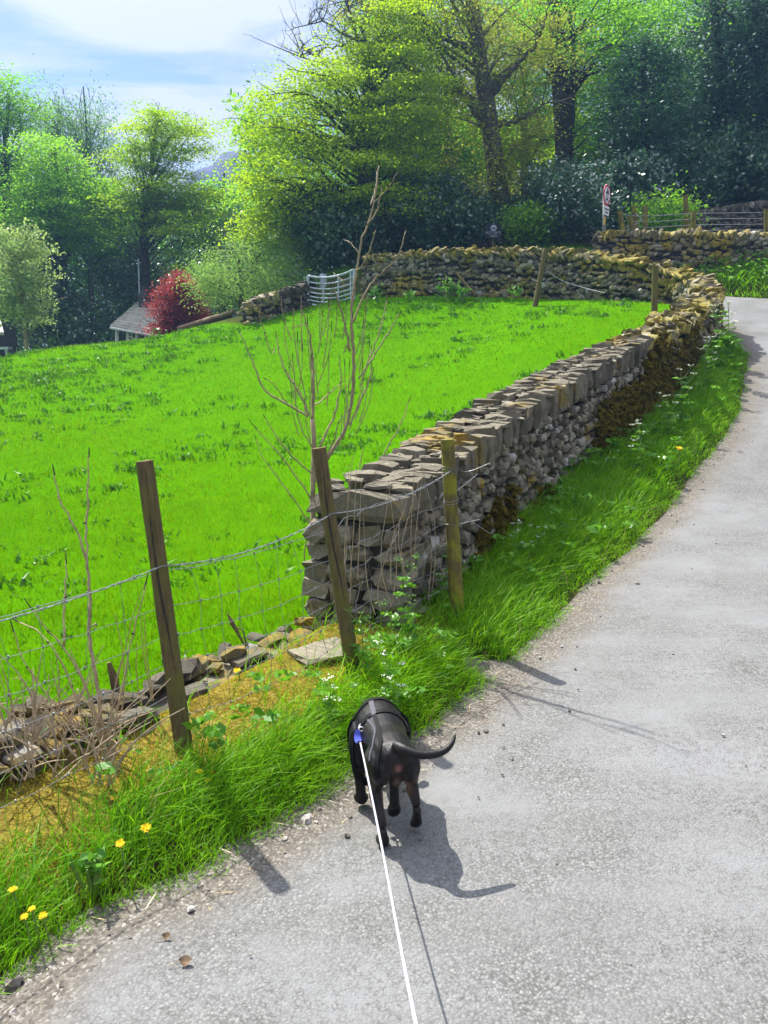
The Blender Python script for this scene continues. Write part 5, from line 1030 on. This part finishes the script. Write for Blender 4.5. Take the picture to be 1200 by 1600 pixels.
dw = thing('dry_stalks', 'brown dead stems clinging to the wall end stones', 'dead plant', P(585, 960, 4.05)); m = MB()
for _ in range(16):
    u = R.uniform(535, 690); v = R.uniform(900, 975); p = [(u, v), (u + R.normal(0, 8), v - R.uniform(40, 90)), (u + R.normal(0, 16), v - R.uniform(100, 210))]; m.tube(smooth_path(PP(p, 4.02 + max(0, (u - 610) * .004)), 8, 1), [.003, .0012], 4)
m.build('stalks', M['twig'], dw)

# ------------------------------------------------------------------ trees
def pix_lobes(lobes):      # (u, v, Y, radius across px, radius up px, depth m)
    out = []
    for (u, v, Y, ru, rv, ry) in lobes: out.append((P(u, v, Y), np.array([px(Y, ru), ry, px(Y, rv)])))
    return out
def tree(name, label, trunk_px, tr, lobes, nclump, per, leaf, mat, bark='bark', flat=.45, csize=.55, droop=.0, nlimb=40, group=None, twigs=1, base_drop=0.6, cat='tree', tone=(0.15, 0.85), shell=.55, stems=1, bare=None, limb_r=.30, up=.6, narrow=.62):
    """trunk_px: polyline (u, v, Y) from the foot up; lobes make the crown volume"""
    tp = PP(trunk_px); g = h1(tp[0, 0], tp[0, 1]); foot = tp[0].copy(); foot[2] = g - .3
    if tp[0, 2] > g: tp = np.r_[foot[None], tp]
    base = np.array([tp[0, 0], tp[0, 1], g]); o = thing(name, label, cat, base, group)
    tq = smooth_path(tp, 40, 2); mb = MB(); mb.tube(tq, tr, 10)
    L = pix_lobes(lobes); vol = np.array([np.prod(r) ** .72 for _, r in L]); vol /= vol.sum(); k = R.choice(len(L), nclump, p=vol)
    d = unit(nclump); rr = (shell + (1 - shell) * R.random(nclump)) * R.uniform(.75, 1.08, nclump); cc = np.array([L[i][0] for i in k]) + d * rr[:, None] * np.array([L[i][1] for i in k])
    lim = MB()
    for i in R.permutation(nclump)[:nlimb]:
        c = cc[i]; below = np.where(tq[:, 2] < c[2] - .15 * abs(c[2] - g))[0]; below = below[below > 6]
        if len(below) == 0: below = np.array([len(tq) // 3])
        dist = np.linalg.norm(tq[below] - c, axis=1); j = below[np.argmin(dist + R.uniform(0, .8, len(dist)))]; s = tq[j]
        ln = np.linalg.norm(c - s); r0 = np.interp(j, np.linspace(0, 39, len(tr)), tr) * limb_r * R.uniform(.7, 1.2); m1 = s * .6 + c * .4 + R.normal(0, .07, 3) * ln + [0, 0, .12 * ln]; m2 = s * .25 + c * .75 + R.normal(0, .06, 3) * ln + [0, 0, .10 * ln]
        q = smooth_path(np.array([s, m1, m2, c]), 12, 2); lim.tube(q, [max(r0, .012 + .004 * ln), max(r0 * .5, .012), .008], 5, cap=False)
        for _ in range(twigs):
            b = q[R.integers(5, 12)]; e = b + (c - s) / (ln + 1e-6) * R.uniform(.25, .6) + R.normal(0, .28, 3); lim.tube(smooth_path(np.array([b, (b + e) / 2 + R.normal(0, .08, 3), e]), 6, 1), [.014, .005], 4, cap=False)
    if bare is not None:
        for (pts, r0, n) in bare:
            q = smooth_path(PP(pts), 24, 2); q += R.normal(0, .035, q.shape); lim.tube(q, [r0, r0 * .5, .012], 6, cap=False)
            for _ in range(n):
                b = q[R.integers(5, 24)]; ln = R.uniform(.4, 1.5); dd = R.normal(0, 1, 3); dd[2] += .35; dd /= np.linalg.norm(dd); e = b + dd * ln; mid = (b + e) / 2 + R.normal(0, .13, 3); t_ = smooth_path(np.array([b, mid, e]), 8, 1); lim.tube(t_, [.02, .006], 4, cap=False)
                for _ in range(4):
                    b2 = t_[R.integers(2, 8)]; e2 = b2 + R.normal(0, .22, 3) + dd * .2; lim.tube([b2, (b2 + e2) / 2 + R.normal(0, .05, 3), e2], [.010, .004], 3, cap=False)
    n = nclump * per; ci = np.repeat(np.arange(nclump), per); cs = csize * R.uniform(.6, 1.35, nclump)
    off = R.normal(0, 1, (n, 3)) * .55; off[:, 2] *= flat; p = cc[ci] + off * cs[ci][:, None]
    if droop: p[:, 2] -= droop * np.abs(R.normal(0, 1, n)) * cs[ci]; p[:, 2] -= .25 * (off[:, 0] ** 2 + off[:, 1] ** 2) * cs[ci]
    else: p[:, 2] -= .16 * (off[:, 0] ** 2 + off[:, 1] ** 2) * cs[ci]
    nr = unit(n) * (1 - up) + np.array([0, 0, up]); nr /= np.linalg.norm(nr, axis=1)[:, None]; ax = unit(n); ax[:, 2] -= .25 + droop
    ctone = R.uniform(*tone, nclump); fm = MB(); leaf_quads(fm, p, nr, ax, leaf * R.uniform(.65, 1.3, n), leaf * narrow * R.uniform(.7, 1.25, n), np.clip(ctone[ci] + R.normal(0, .16, n), 0, 1))
    mb.build('trunk', M[bark], o, smooth=True)
    if lim.n: lim.build('limbs', M[bark], o)
    fm.build('crown', M[mat], o); return o

WG = 'trees of the wood behind the far wall'; LG = 'trees in the hollow beyond the field'
# --- the wood, near row
tree('oak_tree', 'big leaning oak with a thick grey trunk and sparse olive spring leaves', [(793, 400, 27), (785, 340, 27), (775, 270, 27), (765, 190, 27), (752, 110, 27), (742, 40, 27), (730, -60, 27), (720, -160, 27)], [.42, .33, .28, .24, .18, .1],
     [(690, 60, 27.5, 190, 90, 4), (800, 60, 27.5, 120, 110, 4), (760, 130, 29, 90, 90, 1.5), (640, -30, 27, 120, 70, 3.5), (730, 260, 26, 120, 90, 2.2), (820, 250, 26.5, 50, 80, 2), (700, 170, 27, 110, 60, 3)], 400, 75, .10, 'oak', flat=.5, csize=.55, nlimb=40, group=WG, twigs=2, shell=.3, bark='grey_bark', limb_r=.22,
     bare=[([(752, 175, 27), (700, 130, 26.5), (640, 110, 26), (590, 70, 25.5), (545, 60, 25), (512, 30, 25), (480, 40, 24.8)], .16, 34), ([(748, 90, 27), (690, 55, 26), (640, 10, 25.5), (560, -10, 25), (500, -20, 25)], .14, 40), ([(770, 210, 27), (720, 150, 26.2), (705, 112, 26), (680, 60, 26)], .15, 16), ([(590, 75, 25.5), (520, 70, 25), (470, 90, 25)], .06, 24), ([(760, 160, 27), (800, 110, 26.5), (845, 60, 26), (860, 0, 26)], .13, 18), ([(770, 200, 27), (830, 180, 26), (870, 150, 26)], .1, 14), ([(560, 60, 25.2), (540, 10, 25), (545, -20, 25)], .05, 20)])
tree('beech_tree', 'spreading beech with bright yellow green layered foliage left of the leaning oak', [(560, 420, 25), (565, 340, 25), (575, 260, 25), (572, 180, 25), (580, 110, 25), (590, 60, 25)], [.34, .3, .26, .2, .12, .05],
     [(610, 70, 25.5, 70, 50, 3), (640, 90, 26, 90, 80, 3), (620, 290, 24.6, 70, 60, 2.5), (500, 180, 25, 115, 60, 3.2), (460, 270, 24.5, 90, 75, 3), (560, 140, 25, 100, 70, 3.2), (590, 230, 24.5, 90, 70, 2.6), (410, 210, 25, 40, 65, 2), (640, 180, 25, 70, 70, 2.6), (430, 350, 24.5, 60, 40, 2), (540, 290, 24, 90, 55, 2)], 460, 175, .088, 'beech', flat=.14, csize=.85, nlimb=170, group=WG, twigs=2, shell=.45, up=.55)
tree('ash_tree', 'tall straight tree with a dark twin trunk and fresh green leaves right of the oak', [(884, 280, 31), (880, 200, 31), (874, 110, 31), (868, 20, 31), (862, -60, 31), (858, -160, 31)], [.42, .36, .32, .28, .22, .12],
     [(880, 40, 31, 120, 80, 4), (990, 70, 30, 90, 45, 3), (830, 110, 32.5, 60, 90, 2.5), (935, 140, 32.5, 60, 55, 2.2), (930, 230, 32.5, 50, 50, 2), (1000, 10, 31, 100, 50, 3.5), (910, 230, 31.5, 40, 40, 2)], 300, 85, .115, 'green', flat=.3, csize=.8, nlimb=30, group=WG, twigs=2, shell=.35, limb_r=.2,
     bare=[([(882, 170, 31), (905, 130, 30.5), (945, 70, 30), (985, 68, 29.5), (1020, 90, 29.5), (1060, 85, 29)], .12, 14), ([(884, 150, 31), (930, 110, 30.5), (990, 90, 30)], .09, 10), ([(888, 200, 31.2), (898, 100, 31.3), (890, 0, 31.5), (886, -60, 31.5)], .2, 10)])
def bushy(name, label, u, v, Y, ru, rv, ry, mat, n, per, leaf, group=None, flat=.7, csize=.5, cat='shrub', foot=None, shell=.55, tone=(.1, .9), up=.45, extra=(), narrow=.55):
    f = foot or (v + rv * 1.02); return tree(name, label, [(u, f, Y), (u + 3, v + rv * .3, Y), (u - 2, v - rv * .3, Y), (u, v - rv * .7, Y)], [.11, .08, .05, .02], [(u, v, Y, ru, rv, ry)] + list(extra), n, per, leaf, mat, flat=flat, csize=csize, nlimb=26, group=group, cat=cat, shell=shell, tone=tone, up=up, narrow=narrow)
UG = 'dark evergreen shrubs under the wood'
bushy('laurel_shrub', 'dark laurel mass directly behind the right end of the metal gate', 530, 365, 24.4, 70, 62, 2, 'laurel', 170, 60, .15, UG, extra=[(480, 350, 25.2, 50, 60, 2)])
bushy('laurel_shrub', 'broad dark laurel in deep shade left of the oak trunk', 660, 335, 25.4, 95, 62, 2, 'laurel', 220, 60, .15, UG)
bushy('laurel_shrub', 'dark laurel bush hiding the foot of the leaning oak trunk', 735, 355, 26.4, 65, 48, 1.6, 'laurel', 130, 55, .14, UG)
bushy('holly_bush', 'glossy dark holly bush left of the round road sign', 880, 320, 25.5, 72, 62, 2.2, 'holly', 230, 60, .13, UG, up=.5)
bushy('light_green_shrub', 'small light green shrub standing in front of the dark holly', 826, 350, 24.5, 36, 25, .9, 'green', 70, 45, .12, None, tone=(.4, 1))
bushy('holly_bush', 'dark holly bush behind the round road sign', 975, 300, 27, 62, 70, 2, 'holly', 170, 55, .14, UG)
bushy('laurel_shrub', 'dark blue green laurel above the wire fence posts', 1050, 285, 28, 80, 62, 2.4, 'laurel', 200, 55, .16, UG)
bushy('laurel_shrub', 'dark laurel at the right picture edge above the dark stone wall', 1160, 270, 29, 90, 68, 2.4, 'laurel', 220, 55, .17, UG)
bushy('light_green_shrub', 'fresh green bramble patch behind the far wire fence', 1035, 330, 24, 45, 26, 1, 'green', 60, 40, .12, None, tone=(.3, .9))
tree('holly_tree', 'slim dark holly tree with a straight trunk right of the road sign', [(1006, 330, 28), (1006, 230, 28), (1005, 140, 28), (1005, 60, 28)], [.16, .13, .1, .05], [(1005, 190, 28, 85, 90, 2.6), (1010, 100, 28, 60, 50, 2)], 230, 55, .14, 'holly', flat=.6, csize=.6, nlimb=60, group=WG, shell=.35)
tree('evergreen_tree', 'tall dark blue green evergreen with a bare trunk near the right edge', [(1135, 330, 31), (1130, 220, 31), (1128, 110, 31), (1115, 20, 31), (1105, -80, 31)], [.24, .2, .17, .14, .1], [(1140, 110, 31, 90, 110, 3.4), (1100, 200, 31, 80, 80, 3), (1150, 10, 31, 80, 60, 3)], 330, 55, .16, 'holly', flat=.6, csize=.75, nlimb=60, group=WG, shell=.4)
tree('evergreen_tree', 'dark evergreen cut by the right picture edge', [(1195, 330, 30), (1192, 220, 30), (1188, 100, 30), (1180, 0, 30), (1170, -80, 30)], [.26, .22, .18, .15, .1], [(1210, 60, 30, 60, 120, 3), (1200, 190, 30, 60, 90, 3)], 260, 55, .16, 'holly', flat=.6, csize=.75, nlimb=50, group=WG, shell=.4, bare=[([(1190, 110, 30), (1165, 60, 29.6), (1140, 20, 29.4), (1120, -10, 29)], .1, 8)])
# second row of the wood, lit from behind
for (u, top, Y, w, lab, mat, nm) in ((960, 60, 37, 90, 'bright green tree glowing between the twin trunk and the holly', 'green', 'sycamore_tree'), (1060, 90, 40, 90, 'green tree behind the dark evergreens right of the gap', 'green', 'sycamore_tree'), (820, 40, 38, 90, 'yellow green tree filling the gap behind the leaning oak', 'beech', 'beech_tree'), (700, 90, 36, 100, 'green tree standing behind the upper left of the oak', 'green', 'sycamore_tree'), (620, 120, 38, 90, 'mid green tree behind the bright beech crown', 'green', 'sycamore_tree'), (1150, 150, 42, 80, 'distant green tree behind the tall evergreens at right', 'green', 'sycamore_tree'), (900, 150, 44, 110, 'pale green tree low behind the twin trunk', 'beech', 'beech_tree')):
    tree(nm, lab, [(u, 330, Y), (u + 4, 250, Y), (u - 4, 170, Y), (u, top + 40, Y)], [.25, .2, .15, .06], [(u, -20, Y, w, 70, 3.5), (u - 10, top + 10, Y, w * 1.1, 80, 3.5), (u + 20, top + 110, Y, w * 1.1, 80, 3.5), (u - 20, top + 190, Y, w, 70, 3)], 280, 90, .135, mat, flat=.4, csize=1.0, nlimb=50, group=WG, shell=.35, twigs=1)
# --- left group, down beyond the brow
tree('beech_tree', 'yellow green beech with a forked dark trunk left of the pale willow', [(228, 440, 33), (226, 390, 33), (222, 350, 33), (236, 290, 33), (240, 220, 33), (246, 180, 33)], [.26, .24, .2, .16, .1, .04], [(262, 200, 33, 62, 35, 2.8), (235, 240, 33, 62, 40, 2.8), (265, 290, 32.5, 62, 50, 2.8), (225, 310, 33, 60, 35, 2.5), (290, 350, 33, 50, 70, 2.5), (200, 340, 32.5, 50, 40, 2.2), (300, 215, 33, 32, 30, 1.6)], 240, 165, .105, 'beech', flat=.16, csize=.8, nlimb=60, group=LG, shell=.4, twigs=2, tone=(0, .7))
tree('birch_tree', 'wispy blue green birch behind the yellow green beech', [(140, 430, 40), (140, 330, 40), (138, 250, 40), (134, 180, 40), (130, 135, 40)], [.2, .16, .12, .07, .03], [(135, 180, 40, 38, 50, 2.5), (140, 240, 40, 50, 60, 3), (90, 190, 41, 34, 50, 2.5), (170, 230, 40, 30, 50, 2)], 190, 46, .13, 'birch', flat=.9, csize=.75, droop=.8, nlimb=70, group=LG, shell=.25, twigs=2, up=.2, narrow=.4)
tree('birch_tree', 'second wispy birch crown with sky showing through', [(88, 430, 41), (88, 330, 41), (90, 240, 41), (92, 150, 41)], [.18, .14, .1, .03], [(88, 175, 41, 34, 40, 2.4), (80, 240, 41, 40, 60, 2.6)], 110, 44, .13, 'birch', flat=.9, csize=.75, droop=.8, nlimb=50, group=LG, shell=.25, twigs=2, up=.2, narrow=.4)
tree('sycamore_tree', 'tall green tree cut by the left picture edge', [(10, 440, 36), (12, 340, 36), (8, 240, 36), (14, 150, 36)], [.28, .22, .16, .05], [(10, 150, 36, 45, 45, 2.5), (15, 220, 36, 50, 60, 2.8), (-20, 300, 36, 70, 80, 3)], 260, 95, .115, 'green', flat=.5, csize=.75, nlimb=60, group=LG, shell=.35, twigs=2)
tree('sycamore_tree', 'light green sycamore in front of the birches at left', [(95, 460, 33), (92, 380, 33), (90, 300, 33), (85, 230, 33)], [.22, .17, .12, .05], [(85, 260, 33, 55, 50, 2.5), (110, 320, 32.5, 65, 55, 2.6), (60, 350, 33, 60, 55, 2.5), (150, 370, 33, 55, 50, 2.4), (180, 310, 33.5, 40, 35, 2)], 330, 115, .108, 'green', flat=.25, csize=.75, nlimb=80, group=LG, shell=.4, twigs=2, tone=(.3, 1))
tree('whitebeam_tree', 'pale silvery whitebeam in front of dark shade at the left edge', [(42, 570, 25), (40, 520, 25), (36, 460, 25), (32, 390, 25)], [.09, .075, .05, .02], [(35, 385, 25, 42, 35, 1.4), (30, 430, 25, 50, 45, 1.5), (45, 490, 25, 36, 32, 1.1), (10, 470, 25, 40, 40, 1.2)], 230, 34, .11, 'whitebeam', flat=.5, csize=.36, nlimb=60, group=None, shell=.3, up=.3, bark='pale_bark')
tree('maple_tree', 'dark red Japanese maple beside the small slate roofed house', [(275, 540, 26), (273, 500, 26), (272, 470, 26), (275, 440, 26)], [.09, .07, .05, .02], [(283, 446, 26, 24, 22, 1.0), (274, 476, 26, 34, 34, 1.3), (272, 508, 25.8, 32, 20, 1.1), (297, 485, 26.2, 20, 30, 1.0), (258, 515, 25.7, 18, 12, .8)], 260, 80, .07, 'maple', flat=.3, csize=.36, nlimb=50, group=None, shell=.6, up=.55)
bushy('willow_shrub', 'rounded pale green willow shrub left of the metal gate', 375, 430, 23.5, 66, 55, 2, 'willow', 300, 60, .085, None, foot=500, extra=[(430, 440, 23.3, 48, 48, 1.7), (330, 440, 23.8, 34, 40, 1.4), (450, 395, 24, 30, 35, 1.2)], csize=.42, narrow=.35)
bushy('dark_yew', 'dark yew mass behind the house filling the hollow', 140, 470, 33, 75, 90, 3, 'laurel', 260, 55, .17, None, foot=580, extra=[(190, 430, 34, 50, 60, 2.5), (90, 520, 32, 60, 50, 2.2), (60, 460, 33, 60, 70, 2.5), (10, 470, 34, 60, 80, 2.5), (150, 540, 31.5, 60, 30, 1.5)], cat='tree')
bushy('dark_yew', 'dark green evergreen between the beech trunk and the red maple', 215, 430, 36, 60, 55, 3, 'laurel', 170, 55, .17, None, foot=560, extra=[(250, 400, 36, 60, 50, 2.5), (310, 400, 36, 55, 55, 2.5), (370, 380, 34, 45, 60, 2.5)], cat='tree', tone=(.4, 1))
tree('sycamore_tree', 'rounded green tree below the distant fell between beech crowns', [(345, 440, 42), (345, 380, 42), (348, 320, 42), (350, 270, 42)], [.25, .2, .14, .05], [(345, 325, 42, 36, 40, 3), (335, 365, 42, 50, 50, 3), (378, 330, 40, 32, 50, 3)], 170, 55, .2, 'green', flat=.45, csize=.85, nlimb=40, group=LG, shell=.4, tone=(.2, .8))
tree('sycamore_tree', 'deep green tree behind the birches low on the left', [(190, 460, 46), (190, 380, 46), (186, 330, 46), (185, 290, 46)], [.25, .2, .14, .05], [(185, 330, 46, 60, 50, 3), (110, 350, 46, 70, 60, 3), (30, 350, 46, 60, 70, 3)], 200, 52, .22, 'green', flat=.45, csize=1.0, nlimb=40, group=LG, shell=.4, tone=(0, .6))
# far wood behind everything: one mass
fwd = MB(); n = 130000; x = np.concatenate([R.uniform(-10, 46, n // 2), R.uniform(-46, -8, n // 2)]); right = x > -9; y = np.where(right, R.uniform(50, 60, n), R.uniform(54, 64, n)); g = height(x, y)
top = np.where(right, 15.5 + 2.5 * vnoise(x, x * 0, .8, 61), 13.0 + 2.2 * vnoise(x, x * 0, .9, 62)); top = np.where((x > -15.5) & (x < -9.0), 9.5, top); z = g + (top - g) * R.random(n) ** .8
leaf_quads(fwd, np.c_[x, y, z] + R.normal(0, .5, (n, 3)), unit(n) * .6 + [0, 0, .4], unit(n), R.uniform(.35, .75, n), R.uniform(.25, .5, n), np.clip(.5 + .4 * vnoise(x, z, .9, 63) + R.normal(0, .2, n), 0, 1)); tag(fwd.build('distant_woodland', M['green']), kind='stuff')
# distant fell
hm_ = MB(); hx = np.linspace(-1, 1, 60); V = []; pk = P(342, 246, 190)
for j, yy in enumerate(np.linspace(-1, 1, 24)):
    for xx in hx: V.append([pk[0] + xx * 88, pk[1] + yy * 40, (pk[2] + 7.5) * max(0, math.exp(-(xx * 2.6) ** 2 - (yy * 2) ** 2) + .05 * math.sin(xx * 17) * math.exp(-(xx * 2) ** 2) + .018 * math.sin(xx * 60 + yy * 9) * math.exp(-(xx * 2.6) ** 2)) * .97 - 6])
i = np.arange(60 * 24).reshape(24, 60); hm_.add(np.array(V), np.stack([i[:-1, :-1], i[:-1, 1:], i[1:, 1:], i[1:, :-1]], -1).reshape(-1, 4))
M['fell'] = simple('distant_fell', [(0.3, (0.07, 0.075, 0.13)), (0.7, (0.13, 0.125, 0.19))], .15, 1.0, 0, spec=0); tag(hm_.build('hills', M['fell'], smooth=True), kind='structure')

# name board by the oak
M['board'] = flat('dark_slate_board', (0.012, 0.016, 0.02), .9); M['board_ink'] = flat('pale_lettering', (0.34, 0.36, 0.44), .6)
bc = P(771, 361, 24.0); w_ = px(24, 22); o = thing('name_board', 'dark house name board with pale ring emblem beside the oak trunk', 'sign', bc - [0, 0, .55]); mb = MB(); mb.box(bc, (w_ * 1.05, .03, w_ * .95)); mb.build('board', M['board'], o); mb = MB()
mb.tube([bc + [0, .03, -1.6], bc + [0, .03, .1]], .03, 6); mb.build('stake', M['post_wood'], o); rc = bc + np.array([0, -.02, w_ * .17]); an = np.linspace(0, 2 * math.pi, 24)
mb = MB(); mb.tube(np.c_[rc[0] + w_ * .155 * np.cos(an), rc[1] + 0 * an, rc[2] + w_ * .155 * np.sin(an)], .025, 6); mb.build('ring_emblem', M['board_ink'], o); mb = MB(); a2 = np.linspace(.3, 2.84, 12); mb.tube(np.c_[rc[0] + w_ * .10 * np.cos(a2), rc[1] + 0 * a2, rc[2] + w_ * .11 * np.sin(a2)], .035, 6); mb.tube([rc - [0, 0, w_ * .13], rc], .016, 5); mb.build('tree_emblem', M['board_ink'], o)
text_mesh('lettering', 'POTTERCY\nVIEW', w_ * .22, bc - [0, 0, w_ * .23], 0, M['board_ink'], o, y=-.02)

# ------------------------------------------------------------------ thin blue air
hz = MB(); hz.box((0, 115, 24), (400, 350, 84)); M['haze'] = bpy.data.materials.new('thin_haze'); M['haze'].use_nodes = True; nt = M['haze'].node_tree; nt.nodes.remove(nt.nodes['Principled BSDF'])
pv = nt.nodes.new('ShaderNodeVolumePrincipled'); pv.inputs['Color'].default_value = (.30, .55, 1, 1); pv.inputs['Density'].default_value = .0009; pv.inputs['Anisotropy'].default_value = .35; nt.links.new(pv.outputs[0], nt.nodes['Material Output'].inputs['Volume'])
tag(hz.build('haze', M['haze']), kind='stuff')
